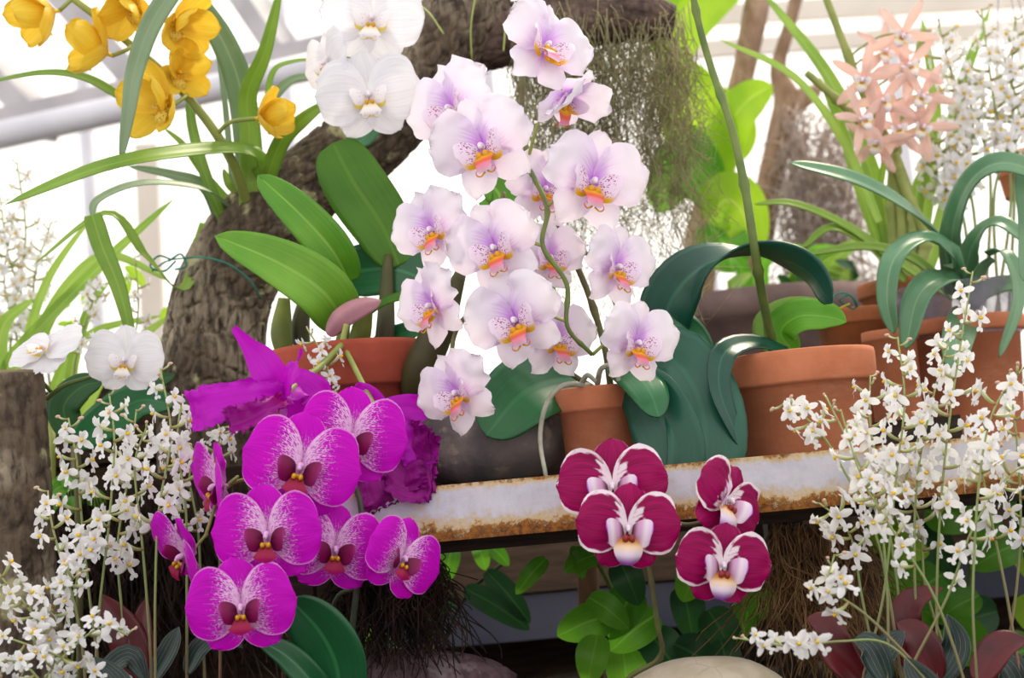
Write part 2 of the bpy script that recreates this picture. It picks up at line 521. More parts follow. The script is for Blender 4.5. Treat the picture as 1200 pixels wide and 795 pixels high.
# ------------------------------------------------------------------ leaves and stems
def bprof(t, a, b):
    t = min(max(t, 0.0), 1.0)
    pk = a / (a + b) if a + b > 0 else 0.5
    n = (pk ** a) * ((1 - pk) ** b)
    return (t ** a) * ((1 - t) ** b) / n

def leaf_geo(pts, width, Y=None, n=(0, 0.35, 1), n2=None, fold=0.2, a=0.35, b=0.5, nu=22, nv=8, th=0.0012, droop=0.0, ruffle=0.0, seed=0, wl=None, frill=0.0):
    """pts: (px, py, Y) along the midrib from base to tip; width: full width in px"""
    Yd = Y if Y is not None else 0.0
    q = [(p[0], p[1], p[2] if len(p) > 2 else Yd) for p in pts]
    ym = sum(p[2] for p in q) / len(q)
    hw = S(width, ym) / 2
    C = [P(*p) for p in cr(q, nu * 2 + 1)]
    m = len(C)
    n1 = camdir(*n); n2v = camdir(*n2) if n2 else n1
    WL = cr([(q_,) for q_ in wl], 41) if wl else None
    def fn(t, s):
        tt = (1 - math.cos(PI * t)) / 2 * 0.6 + t * 0.4
        x = tt * (m - 1); i = min(int(x), m - 2); k = x - i
        c = C[i].lerp(C[i + 1], k)
        T = (C[min(i + 2, m - 1)] - C[max(i - 1, 0)]).normalized()
        N = n1.lerp(n2v, tt)
        sd = T.cross(N).normalized()
        N = sd.cross(T)
        if WL:
            j = min(int(tt * 40), 39); w = hw * (WL[j][0] + (WL[j + 1][0] - WL[j][0]) * (tt * 40 - j))
        else:
            w = hw * max(bprof(min(tt + 0.012, 1), a, b), 0.015)
        off = fold * abs(s) * w - droop * s * s * w
        if ruffle:
            off += ruffle * hw * abs(s) ** 1.5 * mnoise.noise(Vector((tt * 7 + seed * 3.1, s * 1.7 + seed, seed * 1.3)))
        if frill:
            e = max(abs(s) ** 3, tt ** 10)
            off += frill * hw * e * mnoise.noise(Vector((tt * 24 + seed * 5, s * 7, seed)))
            k2 = frill * hw * e * 0.6 * mnoise.noise(Vector((tt * 30, s * 9 + seed, seed + 4)))
            return c + sd * (s * (w + k2)) + N * off + T * (k2 * (tt ** 6))
        return c + sd * (s * w) + N * off
    g = grid(nu, nv, fn)
    return shell(g, nu, nv, th) if th else g

def leaf(root, pts, width, mat, name='leaf', **k):
    return put(name, leaf_geo(pts, width, **k), MT[mat] if isinstance(mat, str) else mat, root)

def stem_pts(pts, Y=None):
    return [P(p[0], p[1], p[2] if len(p) > 2 else Y) for p in pts]

def stem(root, pts, r, mat, Y=0.0, name='stem', n=28, sides=8, r2=None, nodes=0):
    p4 = cr([(p[0], p[1], p[2] if len(p) > 2 else Y) for p in pts], n)
    C = [P(*p) for p in p4]
    ym = sum(p[2] for p in p4) / n
    ra = S(r, ym) / 2; rb = S(r2 if r2 else r, ym) / 2
    L = []
    for i, c in enumerate(C):
        rr = ra + (rb - ra) * i / (n - 1)
        if nodes and i % nodes == 0: rr *= 1.35
        L.append((c, rr))
    put(name, tube(L, sides), MT[mat], root)
    return C

# ------------------------------------------------------------------ moth orchid flowers
def petal_fn(L, Wd, a, b, cup=0.15, bow=0.1, ruf=0.0, seed=0, skew=0.0, crease=0.03, curl=0.0, zig=0.0):
    """petal along +X from the flower's middle, face +Z"""
    def fn(t, s):
        t = (1 - math.cos(PI * t)) / 2
        w = Wd * max(bprof(t, a, b), 0.03)
        y = s * w * (1 + skew * s)
        x = L * t - 0.10 * L * (s * s) * (t ** 3) * 0.4
        z = bow * math.sin(PI * min(t * 0.9, 1)) - cup * (s * s) * (w / Wd) + crease * (abs(s) - 0.5) * (1 - t) - curl * t * t * t
        e = max(abs(s) ** 2, t ** 5)
        if ruf:
            z += ruf * e * mnoise.noise(Vector((x * 4 / L + seed, y * 5 / L, seed * 2.7)))
            k = 1 + 0.35 * ruf * e * mnoise.noise(Vector((t * 6 + seed * 2, s * 3, seed)))
            x *= k; y *= k
        if zig:
            k = 1 + zig * e * mnoise.noise(Vector((t * 22 + seed * 2, s * 14, seed)))
            x *= k; y *= k
        return Vector((x, y, z))
    return fn

def petal_mesh(name, mat, nu=16, nv=12, **k):
    return G().add(grid(nu, nv, petal_fn(**k), flip=False)).mesh(name, [mat])

def lip_meshes(pre, side, lip, style):
    g = G()
    if style == 'lilac':
        def mid(t, s):
            w = 0.16 * (1 - 0.55 * t) * (1.0 if t < 0.75 else 1.2)
            return Vector((s * w, -0.10 - 0.26 * t, 0.12 + 0.22 * math.sin(t * 2.0) - 0.10 * s * s * (1 - t) + 0.02))
    elif style == 'crimson':
        def mid(t, s):
            w = 0.20 * bprof(min(t * 0.8 + 0.14, 0.97), 0.5, 0.6)
            return Vector((s * w, -0.08 - 0.40 * t, 0.10 + 0.2 * math.sin(t * 2.3) - 0.10 * s * s))
    else:
        def mid(t, s):
            w = 0.05 + 0.17 * t if t < 0.7 else 0.169 * max(0.0, 1 - (t - 0.7) / 0.3) ** 0.7 + 0.01
            return Vector((s * w, -0.10 - 0.28 * t, 0.12 + 0.16 * math.sin(t * 2.2) - 0.25 * abs(s) * w))
    g.add(grid(10, 6, mid), 0)
    # yellow callus, two knobs
    for sg in (-1, 1):
        ck_ = 0.72 if style in ('magenta', 'white') else 1.0
        g.add(ellipsoid((sg * 0.045, -0.13, 0.19), (0.045 * ck_, 0.06 * ck_, 0.04)), 1)
    if style in ('lilac', 'white'):
        for sg in (-1, 1):   # the two curling tendrils of the lip
            c = [(Vector((sg * 0.02, -0.36, 0.30)), 0.014), (Vector((sg * 0.08, -0.40, 0.33)), 0.011), (Vector((sg * 0.13, -0.37, 0.33)), 0.009), (Vector((sg * 0.12, -0.32, 0.31)), 0.007), (Vector((sg * 0.08, -0.33, 0.30)), 0.005)]
            g.add(tube(c, 5, 10), 0)
    lm = g.mesh(pre + '_lip', [lip, MT['throat'] if style == 'crimson' and pre == 'crimson' else MT['yellow_callus']])
    sides = []
    for sg in (-1, 1):
        def sl(t, s, sg=sg):
            big = {'lilac': 1.15, 'crimson': 1.12}.get(style, 1.0)
            w = 0.17 * big * bprof(t * 0.9 + 0.08, 0.45, 0.45)
            ang = math.radians(58)
            out = 0.05 + 0.26 * big * t
            px = sg * (0.05 + 0.30 * big * math.sin(t * 1.5) * 0.75)
            pz = 0.08 + 0.30 * big * t * (1 - 0.35 * t)
            return Vector((px + sg * 0.02 * s, -0.07 + s * w + 0.03 * t, pz - 0.05 * s * s))
        pc = grid(8, 6, sl, flip=(sg < 0))
        sides.append(G().add(pc).mesh(pre + '_lip_side', [side]))
    return lm, sides

def phal_kind(pre, pet, sep, lipm, sidem, colm, style, petal_k, sepal_k, nvar=3):
    K = {'petal': [], 'sepal': []}
    for i in range(nvar):
        K['petal'].append((petal_mesh(pre + '_petal', pet, seed=i * 3.3 + 1, skew=0.10, **petal_k), petal_mesh(pre + '_petal', pet, seed=i * 5.1 + 2.2, skew=-0.10, **petal_k)))
        K['sepal'].append(petal_mesh(pre + '_sepal', sep, 12, 8, seed=i * 4.7 + 0.6, **sepal_k))
    K['lip'], K['sides'] = lip_meshes(pre, sidem, lipm, style)
    g = G().add(ellipsoid((0, 0.015, 0.13), (0.058, 0.065, 0.11), 7, 10), 0)
    g.add(ellipsoid((0, -0.02, 0.21), (0.042, 0.045, 0.05), 6, 8), 0)
    g.add(tube([(Vector((0, 0, 0.06)), 0.06), (Vector((0, 0, -0.06)), 0.045), (Vector((0, -0.01, -0.16)), 0.03)], 8), 0)
    K['body'] = g.mesh(pre + '_column', [colm])
    return K

def orient(yaw, pitch, roll):
    B = Matrix(((1, 0, 0), (0, 0, -1), (0, 1, 0)))
    return (Matrix.Rotation(math.radians(yaw), 3, 'Z') @ Matrix.Rotation(-math.radians(pitch), 3, 'X') @ B
            @ Matrix.Rotation(math.radians(roll) - ROLL, 3, 'Z'))

def bloom(root, K, px, py, Y, r, yaw=0, pitch=0, roll=0, var=0, stemC=None, pet=(9, 171), dorsal=92, lat=(234, 306), fwd=0.0, name='flower', ped='stem_pale', pr=4.5, ps=1.0, ss=1.0):
    p = P(px, py, Y)
    sc = S(r, Y)
    M3 = orient(yaw, pitch, roll)
    M = Matrix.Translation(p - wpos(root)) @ M3.to_4x4() @ Matrix.Scale(sc, 4)
    fl = link(name, K['body'], root, M)
    nv = len(K['petal'])
    def sub(nm, me, ang, z, tilt=0.0, k=1.0):
        Ml = Matrix.Translation((0, 0, z)) @ Matrix.Rotation(math.radians(ang), 4, 'Z') @ Matrix.Rotation(-math.radians(tilt), 4, 'Y') @ Matrix.Scale(k, 4)
        return link(nm, me, fl, Ml)
    pm = K['petal'][var % nv]
    sub('petal', pm[0], pet[0], 0.03, fwd, ps)
    sub('petal', pm[1], pet[1], 0.035, fwd, ps)
    sub('sepal', K['sepal'][var % nv], dorsal, -0.045, fwd * 0.5, ss)
    sub('sepal', K['sepal'][(var + 1) % nv], lat[0], -0.05, fwd * 0.5, ss)
    sub('sepal', K['sepal'][(var + 2) % nv], lat[1], -0.055, fwd * 0.5, ss)
    LM = Matrix.Scale(K.get('lipk', 1.0), 4)
    link('lip', K['lip'], fl, LM); link('lip_side_lobe', K['sides'][0], fl, LM); link('lip_side_lobe', K['sides'][1], fl, LM)
    if stemC:
        back = p - (M3 @ Vector((0, 0, 1))) * sc * 0.15
        best = min(stemC, key=lambda c: (c - back).length)
        mid = back.lerp(best, 0.45) - (M3 @ Vector((0, 0, 1))) * sc * 0.2 + Vector((0, 0, 0.006))
        rr = S(pr, Y) / 2
        put('pedicel', tube([(back, rr * 0.9), (mid, rr * 0.85), (best, rr)], 6, 10), MT[ped], root)
    return fl

K_LILAC = phal_kind('lilac', MT['lilac'], MT['lilac'], MT['lilac_lip'], MT['lilac_side'], MT['col_white'], 'lilac',
                    dict(L=1.02, Wd=0.60, a=0.62, b=0.42, cup=0.13, bow=0.10, ruf=0.24, curl=0.05),
                    dict(L=0.98, Wd=0.35, a=0.6, b=0.62, cup=0.10, bow=0.05, ruf=0.18, curl=0.06), 4)
K_LILAC['lipk'] = 1.42
K_MAG = phal_kind('magenta', MT['magenta'], MT['magenta'], MT['mag_lip'], MT['mag_side'], MT['col_magenta'], 'magenta',
                  dict(L=1.0, Wd=0.66, a=0.55, b=0.42, cup=0.08, bow=0.09, ruf=0.06, curl=0.03),
                  dict(L=0.92, Wd=0.38, a=0.55, b=0.5, cup=0.07, bow=0.03, ruf=0.06, curl=0.05), 3)
K_MAG['lipk'] = 1.25
K_CRI = phal_kind('crimson', MT['crimson'], MT['crimson_sepal'], MT['cri_lip'], MT['cri_side'], MT['col_white'], 'crimson',
                  dict(L=1.0, Wd=0.60, a=0.55, b=0.42, cup=0.06, bow=0.09, ruf=0.10, curl=0.03),
                  dict(L=0.86, Wd=0.36, a=0.55, b=0.5, cup=0.07, bow=0.03, ruf=0.08, curl=0.05), 3)
K_CRI['lipk'] = 1.4
K_WHITE = phal_kind('white', MT['white'], MT['white'], MT['white_lip'], MT['white_side'], MT['col_white'], 'white',
                    dict(L=1.0, Wd=0.64, a=0.55, b=0.42, cup=0.09, bow=0.10, ruf=0.09, curl=0.04),
                    dict(L=0.88, Wd=0.37, a=0.55, b=0.55, cup=0.07, bow=0.03, ruf=0.08, curl=0.05), 3)

K_WHITE['lipk'] = 1.2
# ------------------------------------------------------------------ small flowers of the jewel orchids
def jewel_flower_mesh(seed, open_=True):
    r = random.Random(seed)
    g = G()
    tip = Vector((0.95, 0, 0.42))
    g.add(tube([(Vector((0, 0, 0)), 0.085), (Vector((0.35, 0, 0.05)), 0.10), (Vector((0.7, 0, 0.2)), 0.12), (tip, 0.10)], 5, 6), 1)
    if not open_:
        g.add(ellipsoid((tip.x + 0.12, 0, tip.z + 0.1), (0.30, 0.17, 0.17), 5, 6), 0)
        return g.mesh('jewel_bud', [MT['jewel_bud'], MT['jewel_pedicel']])
    # face +X tilted; build petals in a local frame: local x->Y side, local y->up
    Mf = Matrix.Translation(tip) @ Matrix(((0, 0, 1, 0), (1, 0, 0, 0), (0, 1, 0, 0), (0, 0, 0, 1))) @ Matrix.Rotation(math.radians(r.uniform(-25, 25)), 4, 'Z')
    for ang, L, w, cup, lift in ((90, 0.64, 0.22, -0.16, 0.28), (200, 0.88, 0.22, 0.10, 0.05), (-20, 0.88, 0.22, 0.10, 0.05), (270, 0.72, 0.15, 0.05, 0.22), (128, 0.5, 0.14, -0.1, 0.25), (52, 0.5, 0.14, -0.1, 0.25)):
        fn = petal_fn(L=L * r.uniform(0.9, 1.1), Wd=w, a=0.55, b=0.6, cup=cup, bow=0.06, curl=r.uniform(-0.1, 0.12))
        Mp = Mf @ Matrix.Rotation(math.radians(ang + r.uniform(-12, 12)), 4, 'Z') @ Matrix.Rotation(-lift, 4, 'Y')
        g.add(grid(4, 2, fn), 0, Mp)
    # forked end of the lip
    for sg in (-1, 1):
        fn = petal_fn(L=0.34, Wd=0.14, a=0.5, b=0.5, cup=0.02, bow=0.02)
        Mp = Mf @ Matrix.Translation((0, -0.62, 0.12)) @ Matrix.Rotation(math.radians(270 + sg * 52), 4, 'Z')
        g.add(grid(3, 2, fn), 0, Mp)
    g.add(ellipsoid((0, -0.06, 0.16), (0.11, 0.12, 0.14), 4, 6), 2, Mf)
    return g.mesh('jewel_flower', [MT['jewel_white'], MT['jewel_pedicel'], MT['jewel_yellow']])

JEWEL = [jewel_flower_mesh(i) for i in range(8)]
JBUD = [jewel_flower_mesh(i, False) for i in range(2)]

def jewel_leaf_mat(name, c1, c2, vein, under, vw=0.5):
    x = X(name); u, v = x.uv()
    s = x.ma('SUBTRACT', x.ma('MULTIPLY', v, 2), 1)
    a = x.ma('ABSOLUTE', s)
    st = x.ma('ABSOLUTE', x.ma('SINE', x.ma('MULTIPLY', s, 9.4)))
    lines = x.sm(st, 0.10, 0.02)
    nz = x.noise(x.obj(), 25, 3)
    col = x.mix(x.sm(nz, 0.3, 0.7), c1, c2)
    col = x.mix(x.ma('MULTIPLY', lines, vw), col, vein)
    col = x.mix(x.back(), col, under)
    return x.done(col, 0.32, 0.1, None, spec=0.45)

MT['jewel_leaf'] = jewel_leaf_mat('leaf_jewel_veined', '#1e2c2a', '#2f4640', '#b8c8c0', '#5a1a22', 0.55)
MT['jewel_maroon'] = jewel_leaf_mat('leaf_jewel_maroon', '#4a1018', '#6a1620', '#7a3038', '#7c1820', 0.2)

JN = [0]
def pyz(px, Y, z):
    a, b = P(px, 400, Y).z, P(px, 500, Y).z
    return 400 + 100 * (z - a) / (b - a)

def jewel(pts, Y, n, label, group, foot=None, r=20, start=0.3, leaves=(), width=4.2, buds=2, spread=1.0, name='jewel_orchid', seed=None):
    """one flower spike: (px, py[, Y]) from the soil to its tip, n small flowers along its upper part"""
    JN[0] += 1
    if foot is not None:
        y0 = pts[0][2] if len(pts[0]) > 2 else Y
        pf_ = pyz(pts[0][0], y0, foot)
        if pf_ > pts[0][1] + 4:
            start = (start * (len(pts) - 1) + 1) / len(pts)
            pts = [(pts[0][0], pf_, y0)] + list(pts)
    rr = random.Random(seed if seed is not None else JN[0] * 17)
    p0 = P(pts[0][0], pts[0][1], pts[0][2] if len(pts[0]) > 2 else Y)
    root = thing(name, p0, label, 'orchid', group)
    C = stem(root, pts, width, 'jewel_stem', Y, n=36, sides=6, r2=width * 0.5)
    az = rr.uniform(0, 6)
    sc0 = S(r, Y) / 1.0
    for i in range(n):
        t = start + (1 - start) * ((i + rr.uniform(-0.2, 0.2)) / max(n - 1, 1))
        t = min(max(t, 0), 0.995)
        x = t * 35; k = min(int(x), 34)
        c = C[k].lerp(C[k + 1], x - k)
        T = (C[k + 1] - C[k]).normalized()
        az += 2.4 + rr.uniform(-0.4, 0.4)
        h = Vector((math.cos(az), math.sin(az) - 0.35, 0.0))
        o = (h - T * h.dot(T)).normalized()
        Zv = (T * 0.75 + Vector((0, 0, 0.35))).normalized()
        Yv = Zv.cross(o).normalized(); Zv = o.cross(Yv)
        sc = sc0 * rr.uniform(0.82, 1.12) * (1 - 0.25 * max(0, (t - 0.8) / 0.2)) * spread
        M3 = Matrix((o, Yv, Zv)).transposed() @ Matrix.Rotation(rr.uniform(-0.35, 0.35), 3, 'X')
        isb = i >= n - buds
        me = rr.choice(JBUD) if isb else rr.choice(JEWEL)
        if isb: sc *= 0.75
        M = Matrix.Translation(c - p0) @ M3.to_4x4() @ Matrix.Scale(sc, 4)
        link('bud' if isb else 'flower', me, root, M)
    for lf in leaves:
        kw = dict(lf[3]) if len(lf) > 3 else {}
        leaf(root, lf[0], lf[1], lf[2], **{**dict(Y=Y, a=0.5, b=0.75, nu=14, nv=8, th=0.0008, fold=0.22, n=(-0.2, 0.7, 0.8)), **kw})
    return root

# ------------------------------------------------------------------ the setting
GROUND = -0.20
x_ = X('ground_soil')
v_ = x_.geo()
c_ = x_.mix(x_.sm(x_.noise(v_, 14, 5), 0.3, 0.7), '#2a211b', '#44372a')
c_ = x_.mix(x_.sm(x_.noise(v_, 40, 4), 0.58, 0.7), c_, '#3e4a24')
x_.done(c_, 0.95, 0, x_.noise(v_, 70, 5), 0.9, 0.01, 0.2)
gf = G()
def gfn(t, s):
    x = s * 3.5; y = -0.9 + t * 6.5
    return Vector((x, y, GROUND - 0.012 + 0.012 * mnoise.noise(Vector((x * 6, y * 6, 0)))))
gf.add(grid(90, 70, gfn, flip=True))
struct('floor', gf, x_.m, True)

# glasshouse behind: uprights, sills, sloping roof bars, each pane of whitened glass
xg = X('whitened_glass')
gs = xg.n('ShaderNodeMixShader', {0: 0.55, 1: xg.n('ShaderNodeBsdfTransparent', {0: (1, 1, 1, 1)}).outputs[0],
          2: xg.n('ShaderNodeBsdfTranslucent', {0: (0.95, 0.95, 0.95, 1)}).outputs[0]}).outputs[0]
xg.t.links.new(gs, xg.n('ShaderNodeOutputMaterial').inputs[0])
MT['glass'] = xg.m
MT['frame_white'] = plain('frame_white_metal', '#e4e2ea', '#d6d4de', 8, 0.45)
MT['frame_grey'] = plain('frame_grey_metal', '#b9b4b8', '#a5a1a6', 8, 0.5)
MT['beige'] = plain('beige_rail', '#f0e6da', '#e6dacc', 6, 0.6)
GY = 4.6
def bar_obj(name, a, b, ra, rb, mat):
    """rectangular bar from a to b"""
    T = (b - a).normalized()
    up = Vector((0, 0, 1)) if abs(T.z) < 0.9 else Vector((0, 1, 0))
    sd = T.cross(up).normalized(); up = sd.cross(T)
    v = []
    for c in (a, b):
        for i, j in ((-1, -1), (1, -1), (1, 1), (-1, 1)):
            v.append(c + sd * (ra * i) + up * (rb * j))
    f = [(0, 1, 2, 3)[::-1], (4, 5, 6, 7), (0, 1, 5, 4), (1, 2, 6, 5), (2, 3, 7, 6), (3, 0, 4, 7)]
    return v, f, [(0, 0)] * 4 + [(1, 1)] * 4
wall = struct('wall_back', box(-3.4, 3.4, GY - 0.03, GY + 0.05, GROUND - 0.02, GROUND + 0.35), MT['beige'])
xs = [-3.0 + 0.75 * i for i in range(9)]
for i in range(8):
    put('pane', box(xs[i] + 0.02, xs[i + 1] - 0.02, GY, GY + 0.006, GROUND + 0.36, 2.4), MT['glass'], wall, False)
for i, x in enumerate(xs):
    put('mullion', box(x - 0.02, x + 0.02, GY - 0.03, GY + 0.03, GROUND + 0.35, 2.42), MT['frame_white'], wall, False)
# roof over the left half: gutter pipe, sloping bars, panes between them
t1 = struct('trim_1', tube([(P(-60, 172, 2.4), S(17, 2.4)), (P(450, 60, 2.4), S(17, 2.4))], 20), MT['frame_white'], True)
t2 = struct('trim_2', bar_obj('b', P(-60, 152, 2.55), P(450, 36, 2.55), 0.02, S(10, 2.55), MT['frame_grey']), MT['frame_grey'])
k = 3
for (ax, ay, bx, by, w) in ((-70, 20, 60, 152, 30), (20, -70, 190, 122, 34), (250, -60, 345, 78, 30), (355, -60, 430, 50, 22)):
    struct('trim_%d' % k, bar_obj('b', P(ax, ay, 2.9), P(bx, by, 2.6), 0.03, S(w, 2.8) / 2, MT['frame_grey']), MT['frame_grey']); k += 1
struct('trim_%d' % k, bar_obj('b', P(183, 470, 3.4), P(172, 170, 3.4), S(13, 3.4), 0.02, MT['beige']), MT['beige']); k += 1
for (ay, by, w) in ((22, -6, 12), (62, 30, 10), (-14, -40, 12)):   # blind slats top right
    struct('trim_%d' % k, bar_obj('b', P(770, ay, 3.4), P(1260, by, 3.4), 0.012, S(w, 3.4), MT['beige']), MT['beige']); k += 1

# low planks behind the bed
MT['plank_brown'] = plain('plank_brown', '#2c211c', '#463529', 10, 0.9, 0, 0.5, 60, 0.2, (1.5, 6, 14))
MT['plank_blue'] = plain('board_blue_grey', '#79798c', '#676a80', 8, 0.8, 0, 0.2, 60, 0.2)
MT['plank_tan'] = plain('board_tan', '#7d6656', '#66564a', 10, 0.85, 0, 0.3, 50, 0.2, (2, 6, 12))
xl, xr = P(-70, 600, 0.62).x, P(425, 600, 0.62).x
ztop = P(100, 452, 0.62).z
wl = struct('wall_left', box(xl, xr, 0.655, 0.68, GROUND - 0.02, ztop - 0.02), MT['plank_brown'])
hh = (ztop - GROUND) / 4
for i in range(4):
    put('plank', box(xl, xr, 0.62 + R.uniform(0, 0.008), 0.66, GROUND + i * hh + 0.003, GROUND + (i + 1) * hh - 0.003), MT['plank_brown'], wl, False)
zf = P(250, 548, 0.335).z
xf0, xf1 = P(-70, 600, 0.335).x, P(318, 600, 0.335).x
wf = struct('wall_front', box(xf0, xf1, 0.336, 0.344, GROUND - 0.02, zf - 0.01), MT['plank_brown'])
hf = (zf - GROUND) / 3
for i in range(3):
    put('plank', box(xf0, xf1, 0.316 + R.uniform(0, 0.006), 0.337, GROUND + i * hf + 0.002, GROUND + (i + 1) * hf - 0.002), MT['plank_brown'], wf, False)
bx0, bx1 = P(380, 700, 0.75).x, P(1270, 700, 0.75).x
zb = [P(560, 756, 0.75).z, P(560, 700, 0.75).z, P(600, 645, 0.75).z]
wr = struct('wall_right', box(bx0, bx1, 0.80, 0.82, GROUND - 0.02, zb[2] + 0.02), MT['plank_brown'])
put('board', box(bx0, bx1, 0.75, 0.79, zb[0], zb[1] - 0.003), MT['plank_blue'], wr, False)
put('board', box(bx0, bx1, 0.745, 0.79, zb[1], zb[2] + 0.03), MT['plank_tan'], wr, False)

# ------------------------------------------------------------------ shelf with the rusty front rail
YR = 0.0
zs = P(870, 537, YR).z
zb_ = P(870, 603, YR).z
sx0, sx1 = P(318, 590, YR).x, P(1235, 540, YR).x
shelf = thing('plant_shelf', Vector(((sx0 + sx1) / 2, 0.14, GROUND)), 'low plant shelf with rusty white painted metal front rail, carrying the flower pots', 'shelf')
g = G()
nseg = 60
def rail_fn(t, s):
    x = sx0 + (sx1 - sx0) * t
    return Vector((x, YR + 0.0012 * mnoise.noise(Vector((x * 30, s, 0))), zb_ + (zs - zb_) * (s + 1) / 2))
pv, pf, puv = grid(nseg, 8, rail_fn)
pc = shell((pv, pf, [(b, b) for a, b in puv]), nseg, 8, 0.004)
g.add(pc)
rail = put('rail', g, MT['rust'], shelf, False)
put('flange', box(sx0, sx1, 0.004, 0.05, zs - 0.012, zs - 0.008), MT['rust'], rail, False)
ys = [0.006, 0.085, 0.164, 0.243]
for i in range(4):
    put('board', box(sx0, sx1, ys[i], ys[i] + 0.074, zs - 0.007, zs), MT['wood_dark'], shelf, False)
for px in (340, 620, 905, 1210):
    xx = P(px, 600, 0.1).x
    put('bearer', box(xx - 0.02, xx + 0.02, 0.055, 0.315, zs - 0.045, zs - 0.008), MT['wood_dark'], shelf, False)
put('beam', box(sx0, sx1, 0.055, 0.085, zs - 0.064, zs - 0.045), MT['wood_dark'], shelf, False)
put('beam', box(sx0, sx1, 0.285, 0.315, zs - 0.064, zs - 0.045), MT['wood_dark'], shelf, False)
put('back_board', box(sx0, sx1, 0.318, 0.328, zs - 0.04, zs + 0.034), MT['wood_dark'], shelf, False)
for px, py in ((345, 0.07), (345, 0.30), (1215, 0.07), (1215, 0.30)):
    xx = P(px, 600, py).x
    put('leg', box(xx - 0.014, xx + 0.014, py - 0.014, py + 0.014, GROUND - 0.01, zs - 0.062), MT['wood_dark'], shelf, False)

# ------------------------------------------------------------------ tree trunk and big branch
def bark_disp(L, an, r, p):
    k = r / 0.0125
    w = 0.5 * mnoise.noise(p * 30)
    q = Vector((math.cos(an) * k + w, math.sin(an) * k + w, L / 0.028 + w))
    d = mnoise.voronoi(q)[0]
    crack = min(d[1] - d[0], 0.2) / 0.2
    return 0.085 * crack - 0.06 + 0.09 * mnoise.noise(p * 9) + 0.035 * mnoise.noise(q * 0.5) + 0.012 * mnoise.noise(p * 160)
TY = 0.42
tr = [(255, 800, 62), (252, 640, 62), (250, 520, 61), (250, 430, 60), (262, 345, 58), (302, 272, 53), (365, 215, 48), (432, 160, 48), (488, 95, 50), (535, 25, 48), (580, -70, 44)]
L = []
for i, (px, py, w) in enumerate(tr):
    L.append((P(px, py, TY), S(w, TY)))
L[0] = (Vector((L[0][0].x, L[0][0].y, GROUND - 0.03)), L[0][1] * 1.1)
trunk = thing('tree_trunk', Vector((L[0][0].x, TY, GROUND)), 'thick curved tree trunk with rough cracked brown bark, leaning up over the pots', 'tree')
put('trunk', tube(L, 170, 460, disp=bark_disp), MT['bark_lichen'], trunk)
br = [(508, 62, 40), (560, 48, 38), (625, 34, 36), (690, 24, 33), (760, 22, 28), (790, 26, 20)]
put('branch', tube([(P(a, b, TY + 0.02), S(w, TY)) for a, b, w in br], 110, 190, disp=bark_disp), MT['bark'], trunk)

# cut post on the left
def bark_disp2(L_, an, r, p):
    return 0.7 * bark_disp(L_ * 0.8, an, r * 0.8, p * 0.8)
pb = P(2, 700, 0.12); pt = P(2, 442, 0.12)
post = thing('wooden_post', Vector((pb.x, 0.12, GROUND)), 'short sawn-off bark-covered post at the edge of the bed, beside the white moth orchid', 'post')
rp = S(50, 0.12)
put('bark', tube([(Vector((pt.x + 0.004, 0.12, GROUND - 0.02)), rp), (Vector((pt.x, 0.12, 0)), rp), (Vector((pt.x, 0.12, pt.z)), rp * 0.95)], 110, 150, disp=bark_disp2), MT['bark_lichen'], post)
MT['cut_wood'] = plain('cut_wood', '#8f7f68', '#75664f', 40, 0.85, 0, 0.3)
put('cut_end', tube([(Vector((pt.x, 0.12, pt.z - 0.002)), rp * 0.93), (Vector((pt.x, 0.12, pt.z + 0.003)), rp * 0.9)], 40), MT['cut_wood'], post)

# fallen log, boulder, pale stone
lg = [(395, 800, 34), (430, 792, 30), (500, 793, 31), (560, 800, 30), (600, 812, 22)]
LY = 0.14
L = [(P(a, b, LY), S(w, LY)) for a, b, w in lg]
tag(put('log', tube(L, 80, 140, disp=bark_disp2), MT['log'], base=True), 'fallen purplish brown log lying on the soil under the shelf', 'log')
def bdisp(d): return 0.10 * mnoise.noise(d * 1.6 + Vector((3, 1, 0))) + 0.03 * mnoise.noise(d * 6)
x_ = X('dark_stone'); v_ = x_.obj()
c_ = x_.mix(x_.sm(x_.noise(v_, 22, 5), 0.35, 0.65), '#5f595c', '#847a76')
c_ = x_.mix(x_.sm(x_.noise(v_, 60, 5), 0.55, 0.75), c_, '#a09080')
MT['stone'] = x_.done(c_, 0.8, 0, x_.noise(v_, 80, 5), 0.5, 0.004, 0.3)
c = P(578, 530, 0.17)
rz = 0.052
g = G().add(ellipsoid((c.x, 0.17, zs + rz * 0.86), (S(93, 0.17), 0.062, rz), 26, 40, bdisp))
for p in g.v: p.z = max(p.z, zs + 0.0005)
tag(put('stone', g, MT['stone'], base=True), 'smooth rounded dark grey stone lying on the shelf beside the small pot', 'stone')
x_ = X('cream_stone'); v_ = x_.obj()
ck = x_.n('ShaderNodeTexVoronoi', {'Vector': v_, 'Scale': 30.0}, feature='DISTANCE_TO_EDGE').outputs[0]
c_ = x_.mix(x_.sm(x_.noise(v_, 30, 5), 0.35, 0.65), '#d9cdb8', '#c8baa2')
c_ = x_.mix(x_.sm(x_.ma('ADD', ck, x_.ma('MULTIPLY', x_.noise(v_, 12, 3), 0.12)), 0.07, 0.04, 0.0, 0.45), c_, '#8a7c68')
MT['cream'] = x_.done(c_, 0.75, 0, x_.noise(v_, 60, 5), 0.3, 0.003, 0.3)
sy = 0.03
ctop = P(815, 770, sy)
g = G().add(ellipsoid((ctop.x, sy, (ctop.z + GROUND) / 2 - 0.015), (S(105, sy), 0.07, (ctop.z - GROUND) / 2 + 0.015), 24, 40, lambda d: 0.03 * mnoise.noise(d * 2)))
tag(put('boulder', g, MT['cream'], base=True), 'pale cream rounded boulder on the soil below the crimson orchid', 'stone')

